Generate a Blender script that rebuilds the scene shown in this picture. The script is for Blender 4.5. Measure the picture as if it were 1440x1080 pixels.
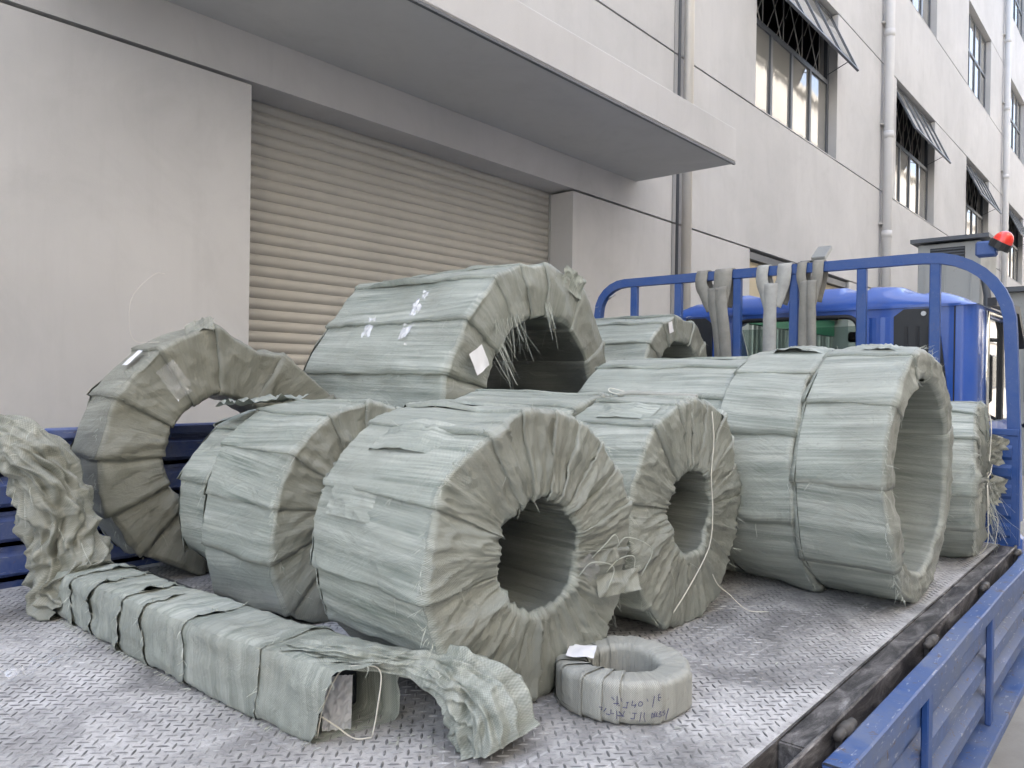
import bpy, math, random
import numpy as np
from math import sin, cos, pi, radians
from mathutils import Vector
from mathutils.geometry import tessellate_polygon

for o in list(bpy.data.objects):
    bpy.data.objects.remove(o)
S = bpy.context.scene
COL = S.collection

# ------------------------------------------------------------------ camera
CAM_Z = 1.68
yaw, pitch, roll = radians(40.82), radians(-.284), radians(.797)
cam = bpy.data.cameras.new('camera')
cam.sensor_width = 36
cam.lens = 1082 / 1440 * 36
cam.clip_start = .02
cam.clip_end = 500
co = bpy.data.objects.new('camera', cam)
COL.objects.link(co)
F = Vector((cos(yaw) * cos(pitch), sin(yaw) * cos(pitch), sin(pitch)))
r0 = Vector((sin(yaw), -cos(yaw), 0))
u0 = r0.cross(F)
r_ = r0 * cos(roll) + u0 * sin(roll)
u_ = -r0 * sin(roll) + u0 * cos(roll)
from mathutils import Matrix
mw = Matrix((r_, u_, -F)).transposed().to_4x4()
mw.translation = (0, 0, CAM_Z)
co.matrix_world = mw
S.camera = co

# ------------------------------------------------------------------ light
SUN_EL, SUN_AZ = radians(45), radians(100)        # azimuth measured from +X towards +Y: behind the factory
W = bpy.data.worlds.new('World')
S.world = W
W.use_nodes = True
wn = W.node_tree.nodes
bg = wn['Background']
sky = wn.new('ShaderNodeTexSky')
sky.sky_type = 'NISHITA'
sky.sun_disc = False
sky.sun_elevation = SUN_EL
sky.sun_rotation = pi / 2 - SUN_AZ
sky.air_density = 1.0
sky.dust_density = 5
sky.ozone_density = .7
sky_desat = wn.new('ShaderNodeHueSaturation')          # unseen sky's blue toned down to make its light more neutral
sky_desat.inputs['Saturation'].default_value = .78
W.node_tree.links.new(sky.outputs[0], sky_desat.inputs['Color'])
W.node_tree.links.new(sky_desat.outputs[0], bg.inputs[0])
bg.inputs[1].default_value = .15
sl = bpy.data.lights.new('sun', 'SUN')
sl.energy = 2.0
sl.angle = radians(.6)
sl.color = (1, .93, .82)
so = bpy.data.objects.new('sun', sl)
COL.objects.link(so)
sd = Vector((cos(SUN_AZ) * cos(SUN_EL), sin(SUN_AZ) * cos(SUN_EL), sin(SUN_EL)))
so.rotation_euler = sd.to_track_quat('Z', 'Y').to_euler()
so.location = (0, 0, 30)
S.view_settings.view_transform = 'Standard'
S.view_settings.look = 'None'
S.view_settings.exposure = 2.72
S.view_settings.gamma = 1
S.view_settings.use_curve_mapping = False
S.cycles.max_bounces = 8
S.cycles.diffuse_bounces = 3

rng = np.random.default_rng(7)
random.seed(7)

# ------------------------------------------------------------------ numpy noise
_P = np.random.default_rng(3).permutation(4096)
_G = np.random.default_rng(4).normal(size=(4096, 3))
_G /= np.linalg.norm(_G, axis=1)[:, None]


def gn(x, y, z=0.0):
    x, y, z = np.broadcast_arrays(np.asarray(x, float), np.asarray(y, float), np.asarray(z, float))
    xi, yi, zi = np.floor(x).astype(int), np.floor(y).astype(int), np.floor(z).astype(int)
    xf, yf, zf = x - xi, y - yi, z - zi
    f = lambda t: t * t * t * (t * (t * 6 - 15) + 10)
    ux, uy, uz = f(xf), f(yf), f(zf)
    out = 0
    for a in (0, 1):
        for b in (0, 1):
            for c in (0, 1):
                h = _P[(_P[(_P[(xi + a) & 4095] + yi + b) & 4095] + zi + c) & 4095]
                g = _G[h]
                d = g[..., 0] * (xf - a) + g[..., 1] * (yf - b) + g[..., 2] * (zf - c)
                out = out + d * (ux if a else 1 - ux) * (uy if b else 1 - uy) * (uz if c else 1 - uz)
    return out * 1.6


def ridge2(x, y, z=0.0):
    return np.exp(-np.abs(gn(x, y, z)) * 16)


def ridge(x, y, z=0.0):
    """sharp creases: 1 on the crease, falling away quickly"""
    n = np.abs(gn(x, y, z))
    return np.exp(-n * 7)


# ------------------------------------------------------------------ materials
class N:
    def __init__(s, name, base=(.5, .5, .5), rough=.6, metal=0., spec=.5):
        s.m = bpy.data.materials.new(name)
        s.m.use_nodes = True
        s.t = s.m.node_tree
        s.b = s.t.nodes['Principled BSDF']
        s.b.inputs['Base Color'].default_value = (*base, 1)
        s.b.inputs['Roughness'].default_value = rough
        s.b.inputs['Metallic'].default_value = metal
        s.b.inputs['Specular IOR Level'].default_value = spec

    def new(s, typ, **kw):
        n = s.t.nodes.new('ShaderNode' + typ)
        for k, v in kw.items():
            setattr(n, k, v)
        return n

    def link(s, a, b):
        s.t.links.new(a, b)

    def coord(s, which='Object', scale=(1, 1, 1), loc=(0, 0, 0)):
        tc = s.new('TexCoord')
        mp = s.new('Mapping')
        mp.inputs['Scale'].default_value = scale
        mp.inputs['Location'].default_value = loc
        s.link(tc.outputs[which], mp.inputs[0])
        return mp.outputs[0]

    def world(s, scale=(1, 1, 1)):
        g = s.new('NewGeometry')
        mp = s.new('Mapping')
        mp.inputs['Scale'].default_value = scale
        s.link(g.outputs['Position'], mp.inputs[0])
        return mp.outputs[0]

    def noise(s, vec, scale=5, detail=4, rough=.55, dist=0):
        n = s.new('TexNoise')
        n.inputs['Scale'].default_value = scale
        n.inputs['Detail'].default_value = detail
        n.inputs['Roughness'].default_value = rough
        n.inputs['Distortion'].default_value = dist
        s.link(vec, n.inputs['Vector'])
        return n.outputs[0]

    def ramp(s, fac, stops):
        r = s.new('ValToRGB')
        e = r.color_ramp.elements
        while len(e) < len(stops):
            e.new(.5)
        for k, (p, c) in enumerate(stops):
            e[k].position = p
            e[k].color = (c, c, c, 1) if not hasattr(c, '__len__') else (*c, 1)
        s.link(fac, r.inputs[0])
        return r.outputs[0]

    def mix(s, fac, a, b, mode='MIX'):
        m = s.new('Mix', data_type='RGBA', blend_type=mode)
        for sock, v in ((m.inputs[0], fac), (m.inputs[6], a), (m.inputs[7], b)):
            if hasattr(v, 'links') or hasattr(v, 'is_linked'):
                s.link(v, sock)
            elif hasattr(v, '__len__'):
                sock.default_value = (*v, 1)
            else:
                sock.default_value = v
        return m.outputs[2]

    def math(s, op, a, b=0.):
        m = s.new('Math', operation=op)
        for k, v in enumerate((a, b)):
            if hasattr(v, 'is_linked'):
                s.link(v, m.inputs[k])
            else:
                m.inputs[k].default_value = v
        return m.outputs[0]

    def bump(s, h, dist=.002, strength=1., prev=None):
        b = s.new('Bump')
        b.inputs['Distance'].default_value = dist
        b.inputs['Strength'].default_value = strength
        s.link(h, b.inputs['Height'])
        if prev is not None:
            s.link(prev, b.inputs['Normal'])
        return b.outputs[0]

    def set(s, **kw):
        for k, v in kw.items():
            sock = s.b.inputs[{'color': 'Base Color', 'rough': 'Roughness', 'normal': 'Normal', 'metal': 'Metallic'}[k]]
            s.link(v, sock)
        return s.m


def mat_fabric(name, light, dark, dirt_shade, spec=.45):
    n = N(name, rough=.55, spec=spec)
    uv = n.coord('UV')
    st = n.noise(n.coord('UV', (150, 3.0, 1)), 1, 3, .6)
    st2 = n.noise(n.coord('UV', (34, 1.1, 1)), 1, 3, .55)
    f = n.math('ADD', n.math('MULTIPLY', st, .44), n.math('MULTIPLY', st2, .66))
    c = n.ramp(f, [(.40, dark), (.54, [(a + b) / 2 for a, b in zip(light, dark)]), (.66, light)])
    ms = n.ramp(n.noise(n.coord('UV', (5, 4, 1), (3, 7, 0)), 1, 4, .6), [(.42, .0), (.66, .7)])
    c = n.mix(ms, c, [.55 * a + .45 * b for a, b in zip(light, dark)])
    # weave
    sep = n.new('SeparateXYZ')
    n.link(uv, sep.inputs[0])
    wu = n.math('SINE', n.math('MULTIPLY', sep.outputs[0], 2 * pi / .0042))
    wv = n.math('SINE', n.math('MULTIPLY', sep.outputs[1], 2 * pi / .0042))
    wv2 = n.math('MULTIPLY', wu, wv)
    weave = n.math('ADD', n.math('MULTIPLY', wv2, .5), .5)
    c = n.mix(.38, c, n.mix(weave, (.12, .13, .11), (.85, .85, .83)), 'OVERLAY')
    # patchy soiling, end faces soiled and with shade painted in, per-strip tint
    w = n.world()
    d1 = n.ramp(n.noise(w, 5, 6, .65, .6), [(.42, 0.), (.70, 1.)])
    at = n.new('Attribute', attribute_name='face')
    dm = n.math('ADD', n.math('MULTIPLY', d1, .45), n.math('MULTIPLY', at.outputs['Fac'], .66))
    c = n.mix(n.math('MINIMUM', dm, .9), c, n.mix(st2, dirt_shade, [x * 1.55 for x in dirt_shade]))
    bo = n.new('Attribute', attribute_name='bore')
    c = n.mix(bo.outputs['Fac'], c, (.045, .05, .05))  # shade inside the coil holes painted in as near-black colour
    sp = n.ramp(n.noise(w, 60, 4, .7), [(.60, 0.), (.74, 1.)])
    c = n.mix(n.math('MULTIPLY', sp, .35), c, (.13, .125, .10))
    oi = n.new('ObjectInfo')
    c = n.mix(n.math('MULTIPLY', oi.outputs['Random'], .22), c, (.28, .30, .27))
    wr = n.noise(n.coord('UV', (18, 9, 1)), 1, 6, .62, 1.2)
    fine = n.noise(w, 120, 3, .6)
    b = n.bump(wr, .014, .5)
    b = n.bump(st, .0014, .5, b)
    b = n.bump(n.math('ADD', weave, n.math('MULTIPLY', fine, 1.2)), .0012, .55, b)
    n.link(n.ramp(st2, [(.3, .33), (.75, .56)]), n.b.inputs['Roughness'])
    return n.set(color=c, normal=b)


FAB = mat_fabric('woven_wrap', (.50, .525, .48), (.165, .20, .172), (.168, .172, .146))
FAB2 = mat_fabric('woven_wrap_beige', (.43, .43, .395), (.29, .29, .262), (.24, .235, .205))
FAB3 = mat_fabric('woven_wrap_dirty', (.36, .365, .315), (.16, .165, .138), (.13, .13, .103))


def mat_plaster(name, base, tint):
    n = N(name, rough=.85, spec=.3)
    w = n.world()
    a = n.noise(w, .55, 5, .6, .4)
    b = n.noise(n.world((1, 1, .12)), 2.2, 5, .6)
    c = n.mix(n.ramp(a, [(.35, 0.), (.7, 1.)]), base, tint)
    c = n.mix(n.math('MULTIPLY', n.ramp(b, [(.48, 0.), (.8, 1.)]), .18), c, [x * .74 for x in base])
    sp = n.ramp(n.noise(n.world((1, 1, .10)), 7, 6, .7), [(.52, 0.), (.78, 1.)])
    blot = n.ramp(n.noise(w, 1.7, 7, .68, 1.2), [(.50, 0.), (.72, 1.)])
    c = n.mix(n.math('MULTIPLY', blot, .20), c, [x * .72 for x in tint])
    c = n.mix(n.math('MULTIPLY', sp, .17), c, [x * .6 for x in base])
    bm = n.bump(n.noise(w, 160, 3, .6), .0015, .5)
    bm = n.bump(n.noise(w, 3.2, 3, .5), .02, .12, bm)
    return n.set(color=c, normal=bm)


PLASTER = mat_plaster('wall_render', (.515, .513, .512), (.435, .435, .435))
OPP = mat_plaster('opposite_render', (.40, .385, .36), (.36, .345, .325))
SOFFIT = mat_plaster('soffit_paint', (.50, .505, .50), (.45, .455, .45))


def mat_paint(name, base, wear=.5, rough=.4, rust=(.16, .10, .07), dust=(.33, .34, .38), coat=0.):
    n = N(name, base, rough)
    w = n.world()
    d = n.ramp(n.noise(w, 5, 7, .7, .4), [(.36, 0.), (.62, 1.)])
    c = n.mix(n.math('MULTIPLY', d, .6 * wear), base, dust)
    s = n.ramp(n.noise(w, 26, 6, .72, .8), [(.655 - .05 * wear, 0.), (.67 - .03 * wear, 1.)])
    c = n.mix(n.math('MULTIPLY', s, min(1, .8 * wear)), c, rust)
    s2 = n.ramp(n.noise(n.world((2, 9, 9)), 9, 5, .72, .5), [(.64 - .03 * wear, 0.), (.68 - .03 * wear, 1.)])
    c = n.mix(n.math('MULTIPLY', s2, .55 * wear), c, (.45, .46, .5))
    n.link(n.ramp(d, [(0, rough), (1, min(1, rough + .3))]), n.b.inputs['Roughness'])
    n.b.inputs['Coat Weight'].default_value = coat
    n.b.inputs['Coat Roughness'].default_value = .06
    return n.set(color=c, normal=n.bump(n.noise(w, 70, 4, .6), .001, .3 * wear + .03))


BLUE = mat_paint('blue_frame_paint', (.013, .062, .235), .22, .38)
BLUE_WORN = mat_paint('worn_blue_paint', (.030, .082, .25), 1.05, .38, rust=(.12, .085, .07), dust=(.19, .21, .25))
BLUE_DARK = mat_paint('dusty_blue_paint', (.028, .07, .26), .6, .5)
CAB = mat_paint('cab_blue_paint', (.018, .090, .40), .12, .3, coat=.6)


def mat_deck():
    n = N('checker_plate_steel', rough=.7, metal=0, spec=.3)
    w = n.world()
    a = n.noise(w, 2.2, 7, .68, .8)
    b = n.noise(w, 11, 6, .7, .5)
    c = n.ramp(a, [(.33, (.16, .158, .155)), (.43, (.32, .316, .31)), (.54, (.49, .483, .475)), (.70, (.63, .622, .615))])
    c = n.mix(n.math('MULTIPLY', n.ramp(b, [(.45, 0.), (.72, 1.)]), .55), c, (.17, .165, .17))
    c = n.mix(n.math('MULTIPLY', n.ramp(n.noise(w, 70, 5, .75), [(.5, 0.), (.68, 1.)]), .5), c, (.09, .085, .085))
    y = n.ramp(n.noise(w, 1.3, 4, .6, 1.), [(.58, 0.), (.72, 1.)])
    c = n.mix(n.math('MULTIPLY', y, .3), c, (.33, .30, .22))
    n.link(n.ramp(a, [(.3, .5), (.7, .85)]), n.b.inputs['Roughness'])
    sc1 = n.ramp(n.noise(n.world((3, 60, 1)), 1, 4, .7, .6), [(.60, 0.), (.66, 1.)])
    sc2 = n.ramp(n.noise(n.world((45, 6, 1)), 1, 4, .7, .8), [(.62, 0.), (.67, 1.)])
    c = n.mix(n.math('MULTIPLY', sc1, .35), c, (.66, .66, .66))
    c = n.mix(n.math('MULTIPLY', sc2, .35), c, (.12, .115, .11))
    return n.set(color=c, normal=n.bump(n.noise(w, 160, 4, .7), .0012, .6))


DECK = mat_deck()
n = N('tread_steel', (.20, .20, .215), .5, .15, .35)
w = n.world()
TREAD = n.set(color=n.ramp(n.noise(w, 7, 7, .75, .6), [(.34, (.08, .08, .08)), (.46, (.17, .17, .17)), (.56, (.33, .328, .325)), (.66, (.54, .535, .53))]),
              normal=n.bump(n.noise(w, 300, 3, .6), .0006, .4))
n = N('dirty_rail_steel', rough=.5, metal=.3)
w = n.world((1, 3, 3))
RAIL = n.set(color=n.ramp(n.noise(w, 6, 7, .72, .7), [(.36, (.022, .021, .021)), (.47, (.075, .07, .068)), (.56, (.17, .16, .155)), (.70, (.40, .39, .38))]),
             normal=n.bump(n.noise(w, 90, 4, .7), .0015, .5))
n = N('shutter_paint', rough=.45)
w = n.world()
SHUT = n.set(color=n.mix(n.ramp(n.noise(n.world((1, 1, .2)), 1.8, 5, .6), [(.4, 0.), (.7, 1.)]), (.425, .412, .375), (.375, .365, .335)),
             normal=n.bump(n.noise(w, 40, 3, .5), .001, .15))
n = N('concrete_ground', rough=.9)
w = n.world()
CONC = n.set(color=n.ramp(n.noise(w, 1.1, 8, .7, .3), [(.3, (.24, .23, .21)), (.7, (.36, .35, .33))]),
             normal=n.bump(n.noise(w, 60, 5, .7), .004, .5))
FRAME = N('window_frame_paint', (.075, .085, .10), .45).m
GASKET = N('black_rubber', (.012, .012, .013), .55).m
DARK = N('dark_interior', (.035, .038, .042), .8).m
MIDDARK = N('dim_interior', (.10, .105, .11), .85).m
PVC = mat_paint('grey_pvc', (.56, .56, .56), .25, .45, rust=(.3, .28, .25), dust=(.45, .44, .42))
n = N('galvanised_pipe', (.60, .58, .55), .4, .25)
GALV = n.set(color=n.mix(n.noise(n.world((1, 1, .2)), 8, 4), (.50, .485, .455), (.62, .60, .56)))
GLASS_WIN = N('window_glass', (.20, .20, .19), .03, 0., .9)
GLASS_WIN.b.inputs['IOR'].default_value = 2.1
GLASS_WIN.set(normal=GLASS_WIN.bump(GLASS_WIN.noise(GLASS_WIN.world(), 2.2, 2, .5), .01, .10))
GLASS_WIN = GLASS_WIN.m
g = N('clear_glass', (.52, .60, .57), .02)
g.b.inputs['Transmission Weight'].default_value = 1
g.b.inputs['IOR'].default_value = 1.15
GLASS = g.m
g = N('tinted_side_glass', (.03, .035, .035), .03, 0, .9)
g.b.inputs['IOR'].default_value = 1.9
GLASS_SIDE = g.m
g = N('clear_film', (.95, .96, .97), .12, 0, .8)
g.b.inputs['Transmission Weight'].default_value = .55
g.b.inputs['Alpha'].default_value = .32
FILM = g.m
g = N('white_film', (.86, .88, .92), .18, 0, .8)
g.b.inputs['Transmission Weight'].default_value = .25
g.b.inputs['Alpha'].default_value = .72
FILMW = g.m
PAPER = N('white_paper', (.78, .78, .80), .6).m
THREAD = N('frayed_fibre', (.46, .48, .42), .45).m
STRING = N('pale_string', (.66, .64, .56), .6).m
INK = N('pen_ink', (.05, .05, .13), .5).m
RED = N('red_lens', (.75, .03, .015), .18)
RED.b.inputs['Coat Weight'].default_value = .6
RED = RED.m
n = N('webbing', rough=.85, spec=.2)
uv = n.coord('Object')
WEB = n.set(color=n.mix(n.noise(n.world(), 14, 6, .7), (.15, .145, .13), (.36, .35, .31)),
            normal=n.bump(n.noise(n.world((200, 200, 40)), 1, 2), .0015, .6))
WEB2 = N('pale_webbing', rough=.85, spec=.2)
WEB2 = WEB2.set(color=WEB2.mix(WEB2.noise(WEB2.world(), 18, 6, .7), (.25, .25, .235), (.50, .50, .47)),
                normal=WEB2.bump(WEB2.noise(WEB2.world((200, 200, 40)), 1, 2), .0015, .6))
STEEL = N('bare_steel', (.40, .40, .41), .35, .8).m
PIN = mat_paint('rusty_pin', (.055, .05, .046), .6, .4, rust=(.06, .04, .03), dust=(.13, .12, .11))
GREYMETAL = mat_paint('grey_sheet_metal', (.30, .315, .31), .4, .45, dust=(.38, .37, .34))
GREEN = N('green_sheet', (.04, .22, .13), .5).m
BEIGE = mat_plaster('beige_panel', (.48, .42, .30), (.43, .38, .28))
WHITE = N('white_paint', (.75, .75, .74), .4).m
BLACKP = N('black_plastic', (.016, .017, .019), .45).m
CHROME = N('bright_trim', (.80, .78, .70), .15, 1.).m
STEELCOIL = N('oiled_coil_steel', (.018, .021, .028), .4, .3).m


# ------------------------------------------------------------------ objects
def empty(name, loc, label, cat, group=None, rz=0.):
    o = bpy.data.objects.new(name, None)
    o.empty_display_size = .1
    COL.objects.link(o)
    o.location = loc
    o.rotation_euler = (0, 0, rz)
    o['label'] = label
    o['category'] = cat
    if group:
        o['group'] = group
    return o


def root_loc(p):
    l = Vector((0, 0, 0))
    while p is not None:
        l = l + Vector(p.location)
        p = p.parent
    return l


def obj(name, v, f, m, parent=None, smooth=False, uv=None, attr=None, world=False, kind=None, bore=None):
    """one mesh object; with world=True the vertices are world coordinates and are moved into the parent's space"""
    v = np.asarray(v, float).reshape(-1, 3)
    if world and parent is not None:
        v = v - np.array(root_loc(parent))
    me = bpy.data.meshes.new(name)
    me.from_pydata(v.tolist(), [], [list(map(int, q)) for q in f])
    me.materials.append(m)
    if smooth:
        me.polygons.foreach_set('use_smooth', np.ones(len(me.polygons), bool))
    if uv is not None:
        l = me.uv_layers.new(name='UVMap')
        idx = np.empty(len(me.loops), int)
        me.loops.foreach_get('vertex_index', idx)
        l.data.foreach_set('uv', np.asarray(uv, float)[idx].ravel())
    if attr is not None:
        a = me.attributes.new('face', 'FLOAT', 'POINT')
        a.data.foreach_set('value', np.asarray(attr, float))
    if bore is not None:
        a = me.attributes.new('bore', 'FLOAT', 'POINT')
        a.data.foreach_set('value', np.asarray(bore, float))
    me.update()
    o = bpy.data.objects.new(name, me)
    COL.objects.link(o)
    if parent is not None:
        o.parent = parent
    if kind:
        o['kind'] = kind
    return o


def tag(o, label=None, cat=None, group=None, kind=None):
    for k, x in (('label', label), ('category', cat), ('group', group), ('kind', kind)):
        if x:
            o[k] = x
    return o


class MB:
    def __init__(s):
        s.v, s.f = [], []

    def add(s, v, f):
        k = len(s.v)
        s.v += [tuple(map(float, p)) for p in v]
        s.f += [[int(i) + k for i in q] for q in f]
        return s

    def box(s, x0, x1, y0, y1, z0, z1, bev=0.):
        if bev <= 0:
            v = [(x, y, z) for z in (z0, z1) for y in (y0, y1) for x in (x0, x1)]
            return s.add(v, [(0, 2, 3, 1), (4, 5, 7, 6), (0, 1, 5, 4), (2, 6, 7, 3), (0, 4, 6, 2), (1, 3, 7, 5)])
        b = min(bev, (x1 - x0) / 2.1, (y1 - y0) / 2.1, (z1 - z0) / 2.1)
        v = []
        idx = {}
        for sx in (0, 1):
            for sy in (0, 1):
                for sz in (0, 1):
                    X, Y, Z = (x0, x1)[sx], (y0, y1)[sy], (z0, z1)[sz]
                    ix, iy, iz = X + b * (1 - 2 * sx), Y + b * (1 - 2 * sy), Z + b * (1 - 2 * sz)
                    for ax, p in enumerate(((X, iy, iz), (ix, Y, iz), (ix, iy, Z))):
                        idx[(sx, sy, sz, ax)] = len(v)
                        v.append(p)
        f = []
        for c in (0, 1):
            f.append([idx[(c, *q, 0)] for q in ((0, 0), (1, 0), (1, 1), (0, 1))])
            f.append([idx[(q[0], c, q[1], 1)] for q in ((0, 0), (1, 0), (1, 1), (0, 1))])
            f.append([idx[(*q, c, 2)] for q in ((0, 0), (1, 0), (1, 1), (0, 1))])
        for a in (0, 1):
            for c in (0, 1):
                f.append([idx[(a, c, 0, 0)], idx[(a, c, 1, 0)], idx[(a, c, 1, 1)], idx[(a, c, 0, 1)]])
                f.append([idx[(a, 0, c, 0)], idx[(a, 1, c, 0)], idx[(a, 1, c, 2)], idx[(a, 0, c, 2)]])
                f.append([idx[(0, a, c, 1)], idx[(1, a, c, 1)], idx[(1, a, c, 2)], idx[(0, a, c, 2)]])
                for d in (0, 1):
                    f.append([idx[(a, c, d, 0)], idx[(a, c, d, 1)], idx[(a, c, d, 2)]])
        return s.add(v, f)

    def tube(s, pts, r, n=8, cap=True):
        pts = [Vector(p) for p in pts]
        rr = r if hasattr(r, '__len__') else [r] * len(pts)
        v, f = [], []
        up = None
        for k, p in enumerate(pts):
            t = (pts[min(k + 1, len(pts) - 1)] - pts[max(k - 1, 0)]).normalized()
            if up is None:
                up = Vector((0, 0, 1)) if abs(t.z) < .9 else Vector((1, 0, 0))
            a = t.cross(up).normalized()
            b = a.cross(t).normalized()
            up = b
            for q in range(n):
                w = 2 * pi * q / n
                v.append(p + (a * cos(w) + b * sin(w)) * rr[k])
        for k in range(len(pts) - 1):
            for q in range(n):
                f.append((k * n + q, k * n + (q + 1) % n, (k + 1) * n + (q + 1) % n, (k + 1) * n + q))
        if cap:
            f.append(list(range(n))[::-1])
            f.append([(len(pts) - 1) * n + q for q in range(n)])
        return s.add(v, f)

    def prism(s, poly, a0, a1, axis='y'):
        """polygon extruded along an axis; poly holds the other two coordinates in x,y,z order"""
        n = len(poly)

        def P(p, a):
            return {'x': (a, p[0], p[1]), 'y': (p[0], a, p[1]), 'z': (p[0], p[1], a)}[axis]
        v = [P(p, a0) for p in poly] + [P(p, a1) for p in poly]
        f = [(i, (i + 1) % n, n + (i + 1) % n, n + i) for i in range(n)]
        f += [list(range(n))[::-1], list(range(n, 2 * n))]
        return s.add(v, f)

    def sheet(s, outer, holes, a0, a1, axis):
        """flat plate with holes"""
        loops = [outer] + holes
        flat = [p for l in loops for p in l]
        tri = tessellate_polygon([[Vector((p[0], p[1], 0)) for p in l] for l in loops])

        def P(p, a):
            return {'x': (a, p[0], p[1]), 'y': (p[0], a, p[1]), 'z': (p[0], p[1], a)}[axis]
        n = len(flat)
        v = [P(p, a0) for p in flat] + [P(p, a1) for p in flat]
        f = [tuple(t) for t in tri] + [tuple(n + i for i in t[::-1]) for t in tri]
        k = 0
        for l in loops:
            m = len(l)
            f += [(k + i, k + (i + 1) % m, n + k + (i + 1) % m, n + k + i) for i in range(m)]
            k += m
        return s.add(v, f)

    def build(s, name, m, parent=None, smooth=False, kind=None, fix=True):
        o = obj(name, s.v, s.f, m, parent, smooth, world=True, kind=kind)
        if fix:
            import bmesh
            b = bmesh.new()
            b.from_mesh(o.data)
            bmesh.ops.recalc_face_normals(b, faces=b.faces)
            b.to_mesh(o.data)
            b.free()
        return o


def box(name, m, parent, *a, bev=0.):
    return MB().box(*a, bev=bev).build(name, m, parent)


def rrect(x0, x1, z0, z1, r, n=4):
    out = []
    for cx, cz, a in ((x1 - r, z1 - r, 0), (x0 + r, z1 - r, 90), (x0 + r, z0 + r, 180), (x1 - r, z0 + r, 270)):
        for k in range(n + 1):
            t = radians(a + 90 * k / n)
            out.append((cx + r * cos(t), cz + r * sin(t)))
    return out


def spline(P, n):
    P = [np.array(p, float) for p in P]
    P = [2 * P[0] - P[1]] + P + [2 * P[-1] - P[-2]]
    out = []
    for k in range(1, len(P) - 2):
        for t in np.linspace(0, 1, n, endpoint=False):
            a, b, c, d = P[k - 1:k + 3]
            out.append(.5 * (2 * b + (c - a) * t + (2 * a - 5 * b + 4 * c - d) * t * t + (3 * b - a - 3 * c + d) * t ** 3))
    out.append(P[-2])
    return out


def copy_child(o, parent, loc):
    c = o.copy()
    COL.objects.link(c)
    c.parent = parent
    c.location = loc
    return c


# ================================================================== SETTING
v = [(-80, -60, 0), (160, -60, 0), (160, 60, 0), (-80, 60, 0)]
g = obj('ground', v, [(0, 1, 2, 3)], CONC)
g['kind'] = 'structure'

# ------------------------------------------------------------------ factory building
D = 4.2
TH = .28
bld = empty('factory_building', (10, D + 4, 0), 'long grey rendered factory building with roller shutter, concrete canopy and rows of open windows', 'building')
G = .011            # half width of the recessed joints
WX = [9.64 + 6.56 * k for k in range(6)]
WW = 3.12
XEND = 46.
XCUT = [-9, 7.50, 15.18, 27.9, XEND]


def panel(x0, x1, z0, z1):
    MB().box(x0 + G, x1 - G, D, D + TH, z0 + (G if z0 > 0 else 0), z1 - G).build('wall_panel', PLASTER, bld)


def row(z0, z1, openings):
    xs = sorted(openings)
    cur = -9.
    spans = []
    for a, b in xs:
        spans.append((cur, a, False, True))
        cur = b
    spans.append((cur, XEND, True, False))
    for a, b, _, _ in spans:
        cuts = [a] + [c for c in XCUT if a + .3 < c < b - .3] + [b]
        for p, q in zip(cuts[:-1], cuts[1:]):
            panel(p, q, z0, z1)


wins = [(x, x + WW) for x in WX]
row(0, 3.43, [(2.46, 5.67), (9.54, 13.5), (29.3, 32.4)])
row(3.43, 5.285, [])
row(5.285, 7.65, wins)
row(7.65, 9.49, [])
row(9.49, 11.70, wins)
row(11.70, 13.70, [])
row(13.70, 15.9, wins)
row(15.9, 16.8, [])
# closed body behind the facade
MB().box(-9, XEND, D + 8, D + 8.3, 0, 16.8).build('rear_wall', PLASTER, bld)
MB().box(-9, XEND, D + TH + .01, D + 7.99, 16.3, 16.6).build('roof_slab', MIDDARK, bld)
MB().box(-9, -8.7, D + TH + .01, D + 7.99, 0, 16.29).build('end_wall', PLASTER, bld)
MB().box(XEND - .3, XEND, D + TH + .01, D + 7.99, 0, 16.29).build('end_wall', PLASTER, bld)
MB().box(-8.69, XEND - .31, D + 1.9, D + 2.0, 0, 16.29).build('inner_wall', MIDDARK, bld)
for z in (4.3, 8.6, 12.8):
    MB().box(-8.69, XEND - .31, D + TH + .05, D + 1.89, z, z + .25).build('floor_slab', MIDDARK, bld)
# canopy over the shutter, with a thin drip edge under its front
box('canopy', PLASTER, bld, 1.2, 6.78, 3.134, D - .002, 3.735, 4.05, bev=.012)
box('canopy_soffit', SOFFIT, bld, 1.225, 6.755, 3.165, D - .004, 3.722, 3.733)
box('drip_edge', FRAME, bld, 1.21, 6.77, 3.136, 3.16, 3.716, 3.734)
# roller shutter
sh = box('roller_shutter', DARK, bld, 2.3, 5.84, D + .36, D + .40, 0, 3.5)
n = 10
prof = [(D + .29 - .017 * sin(pi * k / n) ** .8, .0705 * k / n) for k in range(n + 1)]
sv = [(x, y - (D + 4), z) for x in (2.32 - 10, 5.82 - 10) for y, z in prof]
sf = [(k, k + 1, n + 2 + k, n + 1 + k) for k in range(n)]
s0 = obj('slat', sv, sf, SHUT, sh, smooth=True)
for k in range(1, 49):
    copy_child(s0, sh, (0, 0, .0705 * k))
for x in (2.44, 5.672):
    box('guide_rail', GREYMETAL, sh, x, x + .02, D + .255, D + .275, 0, 3.42)
for name, a in (('header_beam', (2.40, 5.74, D + TH + .002, D + .5, 3.455, 3.9)), ):
    box(name, PLASTER, bld, *a)
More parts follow.
